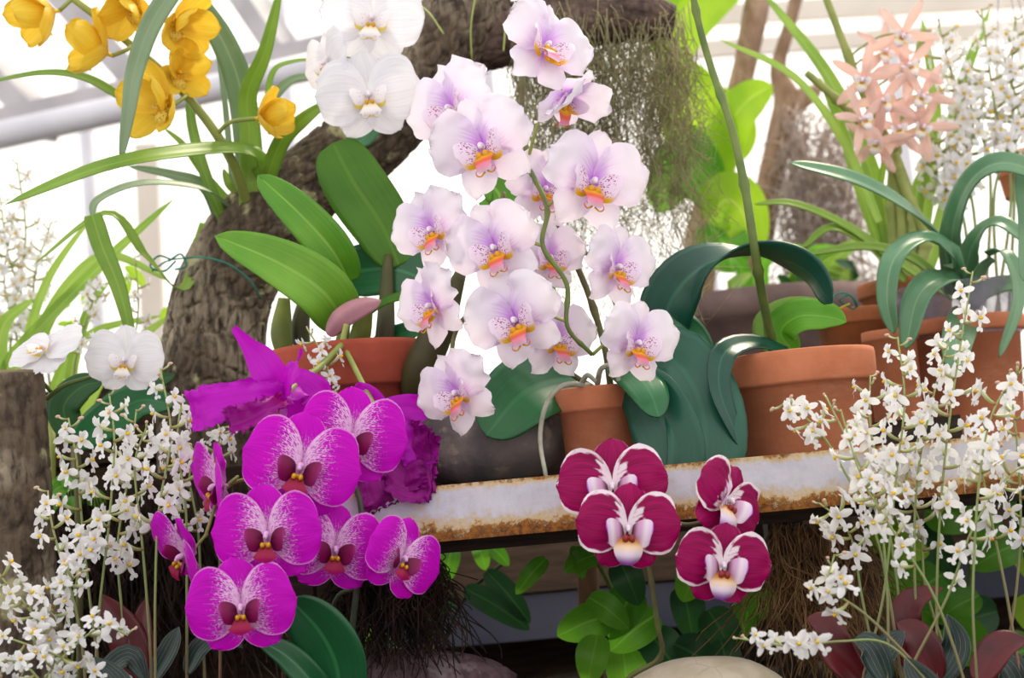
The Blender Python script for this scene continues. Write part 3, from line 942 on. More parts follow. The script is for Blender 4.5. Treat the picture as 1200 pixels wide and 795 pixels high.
# ------------------------------------------------------------------ pots
def pot(root, x, y, z0, z1, r, rim, taper=0.8, mat='terracotta', soil=True, name='pot'):
    """terracotta pot with a thick rim band; r is the rim's outer radius"""
    h = z1 - z0; rb = r * taper; rn = r * 0.93
    ri = z1 - rim
    prof = [(0.001, 0), (rb, 0), (rb + 0.001, 0.002), (rb + (rn - rb) * (h - rim) / h, h - rim - 0.001), (r * 0.985, h - rim), (r, h - rim + 0.003), (r * 1.004, h - 0.006), (r * 0.995, h - 0.001), (r * 0.97, h), (r * 0.915, h - 0.002), (r * 0.89, h - 0.02), (r * 0.86, h - 0.03)]
    g = G().add(lathe(prof, 64), 0, Matrix.Translation((x, y, z0)))
    o = put(name, g, MT[mat], root)
    if soil:
        def dome(t, s):
            a = s * PI
            return Vector((x + math.cos(a) * r * 0.88 * t, y + math.sin(a) * r * 0.88 * t, z1 - 0.012 + 0.006 * (1 - t * t) + 0.004 * mnoise.noise(Vector((math.cos(a) * t * 5, math.sin(a) * t * 5, x * 9)))))
        put('soil', grid(8, 28, dome), MT['soil'], root)
    return o

# ------------------------------------------------------------------ lilac moth orchid in the small pot
py_ = 0.12
pc_ = P(696, 455, py_)
lil = thing('moth_orchid', Vector((pc_.x, py_, zs)), 'pale lilac moth orchid with many open flowers in a small terracotta pot', 'potted orchid')
pot(lil, pc_.x, py_, zs, pc_.z, S(47, py_), S(28, py_), 0.82)
Cs = stem(lil, [(716, 458, .12), (708, 405, .11), (686, 335, .10), (655, 270, .09), (632, 225, .08), (616, 170, .09), (612, 120, .10), (613, 70, .10)], 8, 'stem_brown', n=40, r2=5.5, nodes=9)
Cs += stem(lil, [(617, 192, .06), (641, 243, .03), (636, 288, .015), (664, 333, .01), (665, 383, .01), (694, 416, .02)], 6.5, 'stem_green', n=36, r2=5, nodes=8)
Cs += stem(lil, [(700, 458, .13), (655, 425, .12), (600, 350, .10), (586, 280, .09), (590, 225, .09)], 7, 'stem_brown', n=34, r2=5, nodes=8)
Cs += stem(lil, [(640, 285, .08), (600, 335, .10), (545, 372, .09), (530, 410, .08), (545, 440, .07)], 6.5, 'stem_brown', n=26, r2=5, nodes=7)
Cs += stem(lil, [(655, 270, .09), (690, 300, .07), (715, 345, .06), (735, 385, .06)], 5.5, 'stem_green', n=24, r2=4)
LIL = [  # px, py, Y, r, yaw, pitch, roll, var, fwd
    (637, 56, .03, 64, 36, 8, -20, 0, 10), (664, 110, .00, 54, 40, -62, 4, 1, 40),
    (531, 128, .07, 64, -36, 0, 22, 2, 6), (566, 172, .00, 66, -16, -6, 20, 3, 3),
    (637, 222, .07, 52, 20, -5, -8, 0, 12), (694, 213, .00, 66, 16, -6, -12, 1, 6),
    (507, 269, .02, 53, -26, -6, 24, 2, 6), (580, 290, .00, 59, -16, -8, 22, 3, 4),
    (643, 302, .06, 46, 22, -6, 0, 0, 8), (721, 313, .02, 53, 36, -8, -10, 1, 8),
    (508, 358, .03, 54, -46, -6, 24, 2, 10), (604, 375, -.01, 61, -14, -8, 24, 3, 4),
    (652, 398, .06, 52, 28, -6, -4, 0, 4), (745, 402, -.01, 53, 26, -8, -8, 1, 8),
    (537, 460, .00, 54, -32, -8, 28, 2, 8)]
for (a, b, Y, r, yw, pi_, ro, va, fw) in LIL:
    bloom(lil, K_LILAC, a, b, Y, r, yw, pi_, ro, va, Cs, fwd=fw, pet=(22, 158), dorsal=92, lat=(238, 308), pr=4.5)
leaf(lil, [(735, 430, .13), (790, 425, .10), (822, 480, .07), (824, 540, .05), (800, 608, .04)], 98, 'leaf_teal', n=(0.15, 0.15, 1), fold=0.16, a=0.35, b=0.3, nv=10, th=0.002)
leaf(lil, [(735, 440, .10), (770, 480, .06), (790, 540, .045), (768, 600, .05)], 84, 'leaf_teal', n=(-0.5, 0.1, 1), fold=0.1, a=0.4, b=0.35, nv=10, th=0.002)
leaf(lil, [(722, 425, .11), (745, 440, .07), (762, 462, .04), (772, 490, .03)], 50, 'leaf_dark', n=(0.1, 0.5, 1), fold=-0.1, a=0.3, b=0.45, th=0.002)
leaf(lil, [(772, 408, .17), (788, 352, .15), (828, 312, .13), (885, 300, .11), (942, 316, .09), (974, 356, .07)], 84, 'leaf_teal', n=(-0.35, 0.3, 1), n2=(0.45, 0.75, -0.75), fold=0.14, a=0.3, b=0.42, nu=30, nv=10, th=0.002)
leaf(lil, [(672, 445, .16), (640, 450, .13), (606, 468, .10), (570, 512, .09)], 92, 'leaf_dark', n=(0, 0.5, 1), fold=0.14, a=0.4, b=0.4, nv=10, th=0.002)
leaf(lil, [(760, 440, .16), (785, 385, .15), (812, 400, .14), (832, 455, .13)], 46, 'leaf_dark', n=(0.2, 0.6, 1), fold=0.1, a=0.4, b=0.4, th=0.002)
leaf(lil, [(735, 430, .17), (742, 380, .17), (770, 372, .16), (800, 392, .15)], 40, 'leaf_teal', n=(0, 0.7, 1), fold=0.1, th=0.002)
leaf(lil, [(655, 440, .17), (640, 400, .18), (590, 240, .2), (570, 218, .2)], 58, 'leaf_cattleya', n=(0, 0.2, 1), fold=0.15, a=0.4, b=0.35)
for rp_ in ([(690, 452, .09), (660, 452, .06), (640, 475, .05), (633, 515, .055), (640, 560, .03)], [(700, 450, .09), (705, 432, .07), (720, 430, .06), (726, 452, .07)], [(680, 453, .09), (688, 440, .07), (698, 447, .07)]):
    stem(lil, rp_, 7, 'root', name='aerial_root', n=22, r2=5)

# ------------------------------------------------------------------ big pot with the tall bare flower stem
by_ = 0.17
bc_ = P(931, 416, by_)
big = thing('moth_orchid', Vector((bc_.x, by_, zs)), 'large round terracotta pot with a tall bare green flower stem and curling leaves', 'potted orchid')
pot(big, bc_.x, by_, zs, bc_.z, S(92, by_), S(38, by_), 0.84)
stem(big, [(908, 415, .17), (893, 345, .115), (884, 290, .08), (872, 215, .08), (856, 145, .10), (832, 75, .13), (815, 10, .13), (805, -60, .13)], 12, 'stem_green', n=48, r2=8, nodes=10)
leaf(big, [(925, 412, .16), (880, 402, .12), (848, 415, .08), (842, 455, .065), (858, 500, .06), (874, 533, .06)], 30, 'leaf_teal', n=(-0.5, 0.6, 0.8), n2=(0.8, 0.1, 0.7), fold=0.15, a=0.3, b=0.4)
leaf(big, [(930, 414, .17), (915, 390, .16), (935, 372, .15), (968, 372, .15), (992, 378, .14)], 44, 'leaf_lush', n=(-0.2, 0.5, 1), fold=0.2, a=0.35, b=0.5)
leaf(big, [(905, 415, .18), (900, 385, .19), (930, 365, .2), (985, 362, .2)], 40, 'leaf_strap', n=(0.2, 0.5, 1), fold=0.2, a=0.35, b=0.5)

# ------------------------------------------------------------------ cattleya on the shelf by the trunk
cy_ = 0.19
cc_ = P(405, 408, cy_)
cat = thing('cattleya_orchid', Vector((cc_.x, cy_, zs)), 'magenta cattleya orchid with broad stiff leaves in a brick-red pot beside the trunk', 'potted orchid')
pot(cat, cc_.x, cy_, zs, cc_.z, S(96, cy_), S(52, cy_), 0.85, 'terracotta_red')
MT['bulb'] = plain('pseudobulb', '#7c8a34', '#5c6428', 18, 0.5, 0, 0.2, 60)
MT['bulb_brown'] = plain('pseudobulb_brown', '#54562a', '#3f3a22', 18, 0.55, 0, 0.2, 60)
MT['sheath'] = plain('sheath_pink', '#c08a94', '#a4707c', 25, 0.5, 0.1)
for pts, w, m in (([(425, 470, .17), (418, 425, .16), (424, 385, .15), (432, 350, .14)], (20, 26, 24, 12), 'bulb'), ([(455, 470, .18), (450, 420, .18), (452, 380, .18), (455, 300, .2)], (16, 24, 22, 12), 'bulb_brown'),
                  ([(480, 475, .15), (492, 435, .13), (515, 385, .12), (540, 320, .12)], (24, 42, 36, 14), 'bulb_brown'), ([(335, 420, .2), (330, 390, .2), (333, 350, .2)], (18, 26, 14), 'bulb'), ([(358, 425, .22), (352, 385, .22), (360, 340, .22)], (16, 22, 12), 'bulb_brown'), ([(395, 465, .2), (398, 430, .19), (405, 370, .18)], (14, 20, 12), 'bulb')):
    put('pseudobulb', tube([(P(*p), S(ww, p[2]) / 2) for p, ww in zip(pts, w)], 14, 22), MT[m], cat)
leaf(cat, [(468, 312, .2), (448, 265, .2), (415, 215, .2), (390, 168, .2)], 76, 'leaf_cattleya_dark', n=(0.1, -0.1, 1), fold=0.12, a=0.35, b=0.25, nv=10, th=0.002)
leaf(cat, [(410, 330, .19), (388, 292, .17), (350, 250, .16), (302, 206, .16)], 50, 'leaf_cattleya', n=(-0.1, 0.3, 1), fold=0.35, a=0.3, b=0.42, nv=10, th=0.002)
leaf(cat, [(405, 380, .16), (378, 342, .13), (325, 308, .12), (252, 277, .12)], 66, 'leaf_cattleya', n=(-0.1, 0.3, 1), fold=0.32, a=0.3, b=0.5, nv=10, th=0.002)
leaf(cat, [(392, 330, .21), (425, 318, .21), (470, 318, .2), (530, 345, .19)], 66, 'leaf_dark', n=(0, 0.2, 1), fold=0.12, a=0.35, b=0.4, nv=10, th=0.002)
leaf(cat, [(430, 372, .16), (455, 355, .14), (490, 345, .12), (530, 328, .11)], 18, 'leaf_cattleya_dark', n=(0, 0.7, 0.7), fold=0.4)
leaf(cat, [(432, 415, .2), (455, 398, .19), (480, 388, .18), (510, 372, .18)], 26, 'leaf_dark', n=(0, 0.3, 1), fold=0.15)
leaf(cat, [(384, 392, .12), (398, 372, .11), (422, 358, .11), (446, 353, .12)], 28, MT['sheath'], name='sheath', n=(0, 0.5, 1), fold=-0.5, a=0.4, b=0.5)
stem(cat, [(412, 465, .15), (412, 430, .12), (402, 405, .11), (406, 380, .11)], 10, 'stem_pale', n=18, r2=7)
stem(cat, [(402, 403, .11), (375, 430, .06), (350, 448, .0), (335, 462, -.03)], 9, 'stem_pale', n=18, r2=7)
stem(cat, [(405, 410, .11), (425, 450, .06), (445, 490, .02), (450, 515, .0)], 7, 'stem_pale', n=18, r2=6)

def custom_flower(root, core, Y, parts, colm='col_magenta', name='flower'):
    """flower seen from the side: petals laid along their own midribs"""
    c = P(core[0], core[1], Y)
    g = G().add(ellipsoid((c.x, c.y, c.z), (S(7, Y), S(7, Y), S(10, Y)), 8, 10))
    fl = put(name, g, MT[colm], root)
    for (nm, pts, w, mat, kw) in parts:
        put(nm, leaf_geo(pts, w, **{**dict(nu=26, nv=14, th=0.0, a=0.4, b=0.3), **kw}), MT[mat], fl)
    return fl
custom_flower(cat, (332, 462), -.03, [
    ('petal', [(340, 462, -.03), (300, 462, -.06), (258, 472, -.07), (224, 484, -.06)], 52, 'cattleya', dict(n=(0.1, 0.35, 1), wl=(.55, .75, .8, 1.0, .95), ruffle=0.5, frill=0.35, seed=1, fold=0.1, nu=40)),
    ('sepal', [(330, 460, -.02), (318, 438, -.03), (298, 412, -.02), (274, 384, -.02)], 42, 'cattleya', dict(n=(-0.4, 0.1, 1), wl=(.6, 1.0, .95, .5, .2), fold=0.25)),
    ('petal', [(333, 466, -.03), (340, 445, -.06), (348, 425, -.07), (352, 412, -.06)], 30, 'cattleya', dict(n=(-1.0, 0, 0.45), a=0.4, b=0.4, ruffle=0.5, seed=2)),
    ('petal', [(335, 465, -.03), (350, 452, -.01), (368, 462, .0), (382, 480, .0)], 44, 'cattleya', dict(n=(0.3, 0.5, 1), a=0.4, b=0.35, ruffle=0.4, seed=3)),
    ('sepal', [(330, 470, -.03), (335, 490, -.05), (325, 505, -.06), (312, 520, -.06)], 24, 'cattleya', dict(n=(-0.8, 0, 0.6), a=0.4, b=0.5)),
    ('sepal', [(336, 468, -.02), (352, 485, .0), (362, 500, .01)], 30, 'cattleya', dict(n=(0.2, 0, 1), a=0.4, b=0.5)),
    ('lip', [(332, 470, -.04), (312, 480, -.08), (292, 492, -.08), (268, 500, -.08)], 34, 'cattleya_lip', dict(n=(0.2, 0.5, 0.9), fold=0.7, wl=(.5, .8, 1, 1.1), ruffle=0.8, frill=.6, seed=4, nu=36))])
custom_flower(cat, (450, 505), .02, [
    ('petal', [(440, 500, .02), (450, 484, .02), (475, 478, .03), (503, 482, .03)], 32, 'cattleya', dict(n=(0, 0.2, 1), a=0.3, b=0.1, ruffle=0.3, seed=5)),
    ('petal', [(452, 500, .03), (440, 478, .04), (425, 466, .05), (412, 462, .05)], 34, 'cattleya', dict(n=(0, 0.2, 1), a=0.3, b=0.2, ruffle=0.5, seed=6)),
    ('petal', [(450, 505, .01), (470, 510, .0), (486, 520, .0), (494, 548, .0)], 44, 'cattleya', dict(n=(0.2, 0, 1), wl=(.4, .8, 1, 1.0, .85), ruffle=0.6, frill=.4, seed=7, nu=40)),
    ('lip', [(452, 512, .02), (470, 530, .005), (490, 545, .0), (512, 548, .0)], 88, 'cattleya_lip', dict(n=(-0.1, 0.1, 1), fold=0.3, wl=(.4, .8, 1, 1.0, .8), ruffle=0.5, frill=.3, seed=8, nu=44, nv=24)),
    ('lip', [(448, 515, .02), (452, 540, .01), (460, 570, .0), (468, 588, .0)], 84, 'cattleya_lip', dict(n=(0, 0, 1), fold=0.2, wl=(.4, .8, 1, 1.0, .8), ruffle=0.5, frill=.3, seed=9, nu=44, nv=24))])

# ------------------------------------------------------------------ magenta moth orchid in front
mg = thing('moth_orchid', Vector((P(405, 800, -.08).x, -.08, GROUND)), 'bright magenta moth orchid with white-netted round flowers growing from the soil', 'orchid')
Cm = stem(mg, [(402, 850, -.06), (408, 780, -.06), (418, 690, -.07), (424, 620, -.08), (418, 575, -.07), (395, 545, -.06), (350, 560, -.06), (310, 600, -.06), (285, 660, -.07)], 8, 'stem_dark', n=60, r2=5)
Cm += stem(mg, [(418, 690, -.07), (395, 700, -.06), (385, 740, -.05), (392, 800, -.05)], 5, 'stem_dark', n=14)
Cm += stem(mg, [(350, 560, -.06), (300, 560, -.04), (262, 575, -.04), (240, 630, -.05)], 5, 'stem_pale', n=18, r2=4)
MAG = [(412, 513, -.07, 66, 8, -4, -8, 0), (353, 547, -.11, 71, 0, -4, -12, 1), (392, 644, -.085, 60, 14, -4, -6, 2), (314, 627, -.125, 66, -4, -4, 2, 0), (470, 655, -.09, 54, 38, -6, -24, 1), (283, 712, -.135, 65, 2, -2, 5, 2)]
for (a, b, Y, r, yw, pi_, ro, va) in MAG:
    bloom(mg, K_MAG, a, b, Y, r, yw, pi_, ro, va, Cm, fwd=3, pet=(5, 175), dorsal=98, lat=(228, 312), ped='stem_dark')
bloom(mg, K_MAG, 258, 570, -.06, 60, -64, -6, -18, 0, Cm, fwd=14, ped='stem_pale')
bloom(mg, K_MAG, 218, 650, -.06, 60, -60, -20, -38, 1, Cm, fwd=12, ped='stem_pale')
leaf(mg, [(400, 830, -.07), (395, 780, -.08), (375, 740, -.09), (340, 702, -.10)], 76, 'leaf_dark', n=(-0.2, 0.2, 1), fold=0.18, a=0.35, b=0.42, th=0.002)
leaf(mg, [(395, 840, -.07), (365, 800, -.09), (335, 770, -.10), (302, 752, -.11)], 36, 'leaf_dark', n=(0, 0.6, 0.8), fold=0.3, a=0.35, b=0.45, th=0.002)

# ------------------------------------------------------------------ crimson moth orchid
cr_ = thing('moth_orchid', Vector((P(720, 815, -.02).x, -.02, GROUND)), 'crimson moth orchid with white-edged petals in front of the shelf rail', 'orchid')
Cc = stem(cr_, [(705, 850, -.02), (735, 797, -.03), (774, 770, -.05), (770, 730, -.06), (763, 680, -.07), (755, 630, -.07), (765, 600, -.06), (800, 615, -.06), (832, 610, -.07)], 6.5, 'stem_brown', n=50, r2=5, nodes=12)
Cc += stem(cr_, [(832, 610, -.07), (845, 625, -.07), (848, 645, -.075)], 4.5, 'stem_brown', n=10)
CRI = [(718, 570, -.085, 66, -4, -2, 4, 0), (735, 619, -.125, 62, 4, -4, -2, 1), (850, 588, -.10, 58, 42, -2, -30, 2), (846, 662, -.125, 58, 8, -4, -6, 0)]
for (a, b, Y, r, yw, pi_, ro, va) in CRI:
    bloom(cr_, K_CRI, a, b, Y, r, yw, pi_, ro, va, Cc, fwd=3, pet=(6, 174), dorsal=86, lat=(236, 304), ped='stem_brown')

# ------------------------------------------------------------------ white moth orchids
wh = thing('moth_orchid', P(470, 130, .36), 'white moth orchid hanging on the trunk beside the yellow flowers', 'orchid')
Cw = stem(wh, [(468, 118, .36), (462, 96, .30), (440, 70, .24), (412, 66, .22), (400, 66, .22)], 6, 'stem_green', n=22, r2=4)
Cw += stem(wh, [(440, 70, .24), (438, 50, .23), (436, 30, .24)], 5, 'stem_green', n=10, r2=4)
bloom(wh, K_WHITE, 436, 22, .20, 64, 2, -4, -4, 0, Cw, fwd=3, pet=(6, 174))
bloom(wh, K_WHITE, 432, 112, .18, 64, 4, -4, 8, 1, Cw, fwd=3, pet=(4, 176))
bloom(wh, K_WHITE, 386, 74, .20, 48, -52, -4, 10, 2, Cw, fwd=5)
leaf(wh, [(472, 122, .36), (450, 120, .33), (425, 165, .31), (405, 160, .30)], 30, 'leaf_dark', n=(0, 0.6, 0.8), fold=0.15)
for pts in ([(560, -20, .25), (552, 30, .25), (553, 70, .26)], [(495, 8, .3), (505, 18, .28), (520, 40, .27)], [(592, 35, .34), (590, 60, .33)]):
    stem(wh, pts, 2.6, 'stem_pale', name='aerial_root', n=10, sides=5)

w2 = thing('moth_orchid', P(90, 505, .22), 'white moth orchid with two flowers between the bark post and the trunk', 'orchid')
stem(w2, [(95, pyz(95, .24, GROUND), .24), (92, 620, .24), (90, 510, .24)], 9, 'stem_brown', n=12)
C2 = stem(w2, [(0, 478, .22), (40, 476, .18), (75, 452, .16), (110, 440, .17), (125, 425, .18)], 7, 'stem_green', n=24, r2=4)
C2 += stem(w2, [(62, 462, .17), (45, 440, .15), (48, 420, .15)], 5, 'stem_green', n=10)
bloom(w2, K_WHITE, 147, 422, .15, 48, -2, -4, -2, 0, C2, fwd=3, pet=(4, 176))
bloom(w2, K_WHITE, 54, 412, .12, 50, -24, 44, 12, 1, C2, fwd=2)
leaf(w2, [(90, 520, .24), (130, 490, .24), (165, 470, .24), (205, 475, .23)], 50, 'leaf_dark', n=(0, 0.3, 1), fold=0.12, th=0.002)
leaf(w2, [(90, 520, .26), (75, 480, .26), (95, 455, .26), (120, 448, .26)], 40, 'leaf_deep', n=(0, 0.3, 1), fold=0.12, th=0.002)
leaf(w2, [(100, 505, .25), (150, 462, .27), (205, 440, .29)], 30, 'leaf_deep', n=(0, 0.3, 1), fold=0.12, th=0.002)

# ------------------------------------------------------------------ yellow cymbidium on the trunk
cm = thing('cymbidium_orchid', P(282, 262, .40), 'yellow cymbidium orchid with long strap leaves growing on the curved trunk', 'orchid')
K_CYM = phal_kind('cymbidium', MT['yellow'], MT['yellow'], MT['yellow_lip'], MT['yellow_lip'], MT['jewel_yellow'], 'crimson',
                  dict(L=1.0, Wd=0.36, a=0.5, b=0.42, cup=-0.16, bow=0.0, ruf=0.06, curl=-0.22),
                  dict(L=1.0, Wd=0.40, a=0.5, b=0.42, cup=-0.18, bow=0.0, ruf=0.06, curl=-0.22), 3)
Cy = stem(cm, [(290, 240, .38), (272, 190, .33), (245, 145, .30), (205, 98, .28), (165, 62, .27), (120, 25, .27), (78, -8, .27), (30, -50, .28)], 13, 'stem_pale', n=50, r2=8)
CYM = [(62, 14, .26, 56, -62, -16, -10, 0, 52), (156, 2, .24, 54, -20, -42, 0, 1, 50), (206, 24, .26, 54, 55, -30, 0, 2, 45), (124, 62, .24, 56, -58, 20, -18, 0, 45), (196, 122, .23, 60, -40, 0, 4, 1, 38), (208, 86, .28, 46, 35, -5, 0, 2, 40), (304, 138, .27, 46, 66, 0, 30, 0, 62), (150, -14, .28, 40, -60, -10, 0, 1, 45)]
for (a, b, Y, r, yw, pi_, ro, va, fw) in CYM:
    bloom(cm, K_CYM, a, b, Y, r, yw, pi_, ro, va, Cy, fwd=fw, pet=(24, 156), dorsal=90, lat=(222, 318), pr=6)
SL = [  # strap leaves: points, width, material, normal
    ([(290, 250, .38), (292, 160, .36), (290, 110, .34), (310, 60, .31), (330, -20, .28)], 26, 'leaf_strap', (0.5, 0, 1)),
    ([(298, 255, .38), (285, 120, .38), (262, 50, .36), (222, -10, .34), (200, -50, .33)], 34, 'leaf_strap_grey', (0.1, 0, 1)),
    ([(310, 205, .38), (290, 178, .34), (220, 178, .24), (120, 196, .14), (6, 240, .08)], 27, 'leaf_strap', (0, 0.45, 0.9)),
    ([(270, 245, .39), (235, 222, .34), (165, 216, .28), (115, 235, .24), (108, 258, .22)], 17, 'leaf_strap_grey', (0, 0.8, 0.6)),
    ([(108, 252, .22), (120, 290, .22), (140, 340, .22), (160, 420, .23)], 24, 'leaf_strap', (0.2, 0.1, 1)),
    ([(260, 265, .4), (240, 220, .4), (200, 205, .4), (150, 195, .4)], 16, 'leaf_strap_grey', (0.2, 0.4, 1)),
    ([(285, 255, .4), (240, 205, .4), (215, 170, .4), (192, 150, .4)], 10, 'leaf_strap', (0.4, 0, 1)),
    ([(262, 262, .38), (235, 190, .39), (222, 120, .4), (236, 30, .4)], 16, 'leaf_strap', (0.8, 0, 1)),
    ([(215, -30, .17), (178, 25, .17), (158, 80, .17), (150, 130, .17), (141, 190, .18)], 26, 'leaf_strap_grey', (0.6, 0, 1)),
    ([(275, 245, .4), (262, 110, .42), (248, 20, .42)], 8, 'leaf_strap_grey', (0.5, 0, 1)),
    ([(310, 215, .38), (330, 165, .33), (355, 140, .3), (385, 118, .3)], 22, 'leaf_strap', (0.3, -0.2, 1)),
    ([(310, 140, .37), (325, 110, .36), (350, 92, .36), (392, 95, .36)], 16, 'leaf_strap_grey', (0, 0.6, 0.8)),
    ([(312, 130, .4), (320, 85, .4), (345, 72, .4), (380, 70, .4)], 8, 'leaf_strap', (0, 0.6, 0.8)),
    ([(143, 115, .3), (100, 92, .3), (50, 86, .3), (-20, 98, .3)], 14, 'leaf_strap', (0, 0.7, 0.7)),
    ([(240, 262, .4), (215, 340, .36), (170, 300, .3), (125, 250, .28), (40, 310, .26)], 15, 'leaf_strap', (0, 0.8, 0.6))]
for i, (pts, w, m, nn) in enumerate(SL):
    leaf(cm, pts, w, m, n=nn, fold=0.22, a=0.12, b=0.45, nu=30, nv=6, th=0.0008)
for pts in ([(276, 225, .36), (268, 215, .35), (262, 198, .35)],):
    leaf(cm, pts, 10, 'leaf_strap', name='bract', n=(0, 0, 1), a=0.4, b=0.5)

# strap-leaved plant behind the white orchid
sp = thing('strap_leaf_plant', P(50, 500, .55), 'clump of long arching grassy leaves behind the two-flowered white orchid', 'plant')
for q_ in ((12, 480), (30, 480), (60, 500), (88, 500), (20, 500), (0, 500)):
    stem(sp, [(q_[0], pyz(q_[0], .52, GROUND), .52), (q_[0], 640, .52), (q_[0], q_[1] - 4, .52)], 10, 'stem_pale', n=8)
for pts, w in (([(12, 480, .5), (10, 430, .5), (55, 375, .48), (130, 300, .45), (205, 232, .42)], 18), ([(30, 480, .52), (45, 400, .5), (85, 330, .5), (130, 300, .5), (200, 330, .5)], 18), ([(20, 500, .5), (28, 420, .5), (55, 330, .5), (110, 250, .5)], 13),
               ([(80, 500, .52), (85, 430, .5), (105, 360, .5), (128, 330, .5)], 14), ([(90, 500, .52), (120, 440, .5), (160, 400, .5), (200, 370, .5)], 16), ([(60, 500, .55), (70, 440, .55), (110, 390, .55), (190, 370, .55)], 14), ([(0, 500, .5), (-2, 430, .5), (5, 380, .5), (40, 350, .5)], 22)):
    leaf(sp, pts, w, 'leaf_strap', n=(0.3, 0.4, 1), fold=0.2, a=0.12, b=0.45, nu=26, nv=6, th=0.0)
for i in range(14):
    x = R.uniform(20, 200); y = R.uniform(320, 440); an = R.uniform(-1.2, 1.2); l = R.uniform(22, 46)
    leaf(sp, [(x, y, .8), (x + l * .5 * math.sin(an), y - l * .5 * abs(math.cos(an)), .8), (x + l * math.sin(an), y - l * abs(math.cos(an)) + 6, .8)], R.uniform(7, 13), 'leaf_far', n=(R.uniform(-.5, .5), .3, 1), nu=8, nv=4, th=0.0)

# ------------------------------------------------------------------ right-hand shelf plants
def far_pot(root, px, py, Y, r, h, mat, rim=14, taper=0.75):
    c = P(px, py, Y)
    pot(root, c.x, Y, c.z - S(h, Y), c.z, S(r, Y), S(rim, Y), taper, mat)
    return c
ry = 0.33
rs = P(1060, 470, ry)
# low brick-like stand behind the shelf that carries the back row of pots
bs_top = zs - 0.01
st = thing('pot_bench', Vector((P(1080, 500, .42).x, .42, GROUND)), 'low dark wooden bench behind the shelf under the back pots', 'bench')
bx0_, bx1_ = P(860, 440, .42).x, P(1330, 440, .42).x
put('top', box(bx0_, bx1_, .324, .70, bs_top - .02, bs_top), MT['wood_dark'], st, False)
for xx in (bx0_ + .03, bx1_ - .03):
    for yy in (.36, .66):
        put('leg', box(xx - .02, xx + .02, yy - .02, yy + .02, GROUND - .01, bs_top - .018), MT['wood_dark'], st, False)

def bench_pot(root, px, pyrim, Y, r, mat, rim=14, taper=0.78):
    c = P(px, pyrim, Y)
    pot(root, c.x, Y, bs_top, c.z, S(r, Y), S(rim, Y), taper, mat)
c = P(1122, 378, .45)
sl = thing('strap_leaf_orchid', Vector((c.x, .45, bs_top)), 'orchid with thick arching blue-green strap leaves in a pot wrapped in clear plastic', 'potted orchid')
bench_pot(sl, 1122, 376, .45, 76, 'terracotta', 18)
xw = X('clear_plastic')
v_ = xw.obj()
pb = xw.n('ShaderNodeBsdfPrincipled', {'Base Color': srgb('#8d8696'), 'Roughness': 0.3}).outputs[0]
tb = xw.n('ShaderNodeBsdfTransparent').outputs[0]
xw.t.links.new(xw.n('ShaderNodeMixShader', {0: xw.sm(xw.noise(v_, 25, 4), 0.3, 0.7, 0.35, 0.8), 1: tb, 2: pb}).outputs[0], xw.n('ShaderNodeOutputMaterial').inputs[0])
def wrap(t, s):
    a = s * PI
    rr = S(79, .45) * (1 - 0.10 * (1 - t)) + 0.004 * mnoise.noise(Vector((math.cos(a) * 5, math.sin(a) * 5, t * 3)))
    z = P(1122, 376, .45).z
    return Vector((c.x + math.cos(a) * rr, .45 + math.sin(a) * rr, z - S(22, .45) + S(62, .45) * t))
put('plastic_wrap', grid(6, 48, wrap), xw.m, sl)
MT['leaf_greygreen'] = leaf_mat('leaf_grey_green', '#5a8c64', '#86ac84', '#94b690', '#5f9048', rough=0.34, transl=0.15, spec=0.5)
RL = [([(1120, 345, .45), (1100, 285, .40), (1060, 245, .34), (1000, 212, .30), (925, 192, .28)], 34, (0, 0.75, 0.7)),
      ([(1120, 345, .44), (1118, 270, .38), (1140, 212, .32), (1180, 192, .28), (1240, 215, .26)], 34, (-0.5, 0.5, 0.8)),
      ([(1200, 200, .3), (1206, 260, .3), (1200, 330, .3)], 26, (-0.4, 0, 1)),
      ([(1130, 350, .42), (1115, 300, .36), (1080, 282, .32), (1048, 305, .28), (1040, 350, .27), (1048, 392, .27)], 32, (-0.5, 0.55, 0.8)),
      ([(1128, 350, .40), (1105, 328, .34), (1076, 350, .30), (1062, 410, .28)], 40, (-0.5, 0.4, 0.9)),
      ([(1125, 350, .44), (1140, 290, .40), (1170, 262, .36), (1210, 290, .33)], 26, (0, 0.7, 0.8)),
      ([(1130, 360, .42), (1150, 310, .38), (1178, 298, .34), (1192, 350, .32), (1170, 420, .31)], 22, (0.4, 0.4, 0.9)),
      ([(1135, 360, .43), (1160, 340, .40), (1190, 335, .38), (1220, 350, .36)], 26, (0, 0.5, 0.9)),
      ([(1115, 350, .46), (1090, 320, .44), (1060, 300, .43), (1010, 290, .42), (940, 300, .42)], 17, (0, 0.7, 0.8)),
      ([(1115, 350, .5), (1040, 300, .5), (990, 265, .5), (930, 240, .5), (885, 240, .5)], 14, (0, 0.7, 0.7)),
      ([(1060, 330, .5), (1020, 290, .5), (975, 268, .5), (940, 292, .5)], 15, (0, 0.7, 0.7)),
      ([(1130, 370, .40), (1120, 400, .33), (1118, 440, .31)], 40, (0, 0.2, 1))]
for i, (pts, w, nn) in enumerate(RL):
    leaf(sl, pts, w, 'leaf_greygreen' if i < 8 or i == 11 else 'leaf_strap', n=nn, fold=0.28, a=0.15, b=0.35, nu=28, nv=8, th=0.0018)

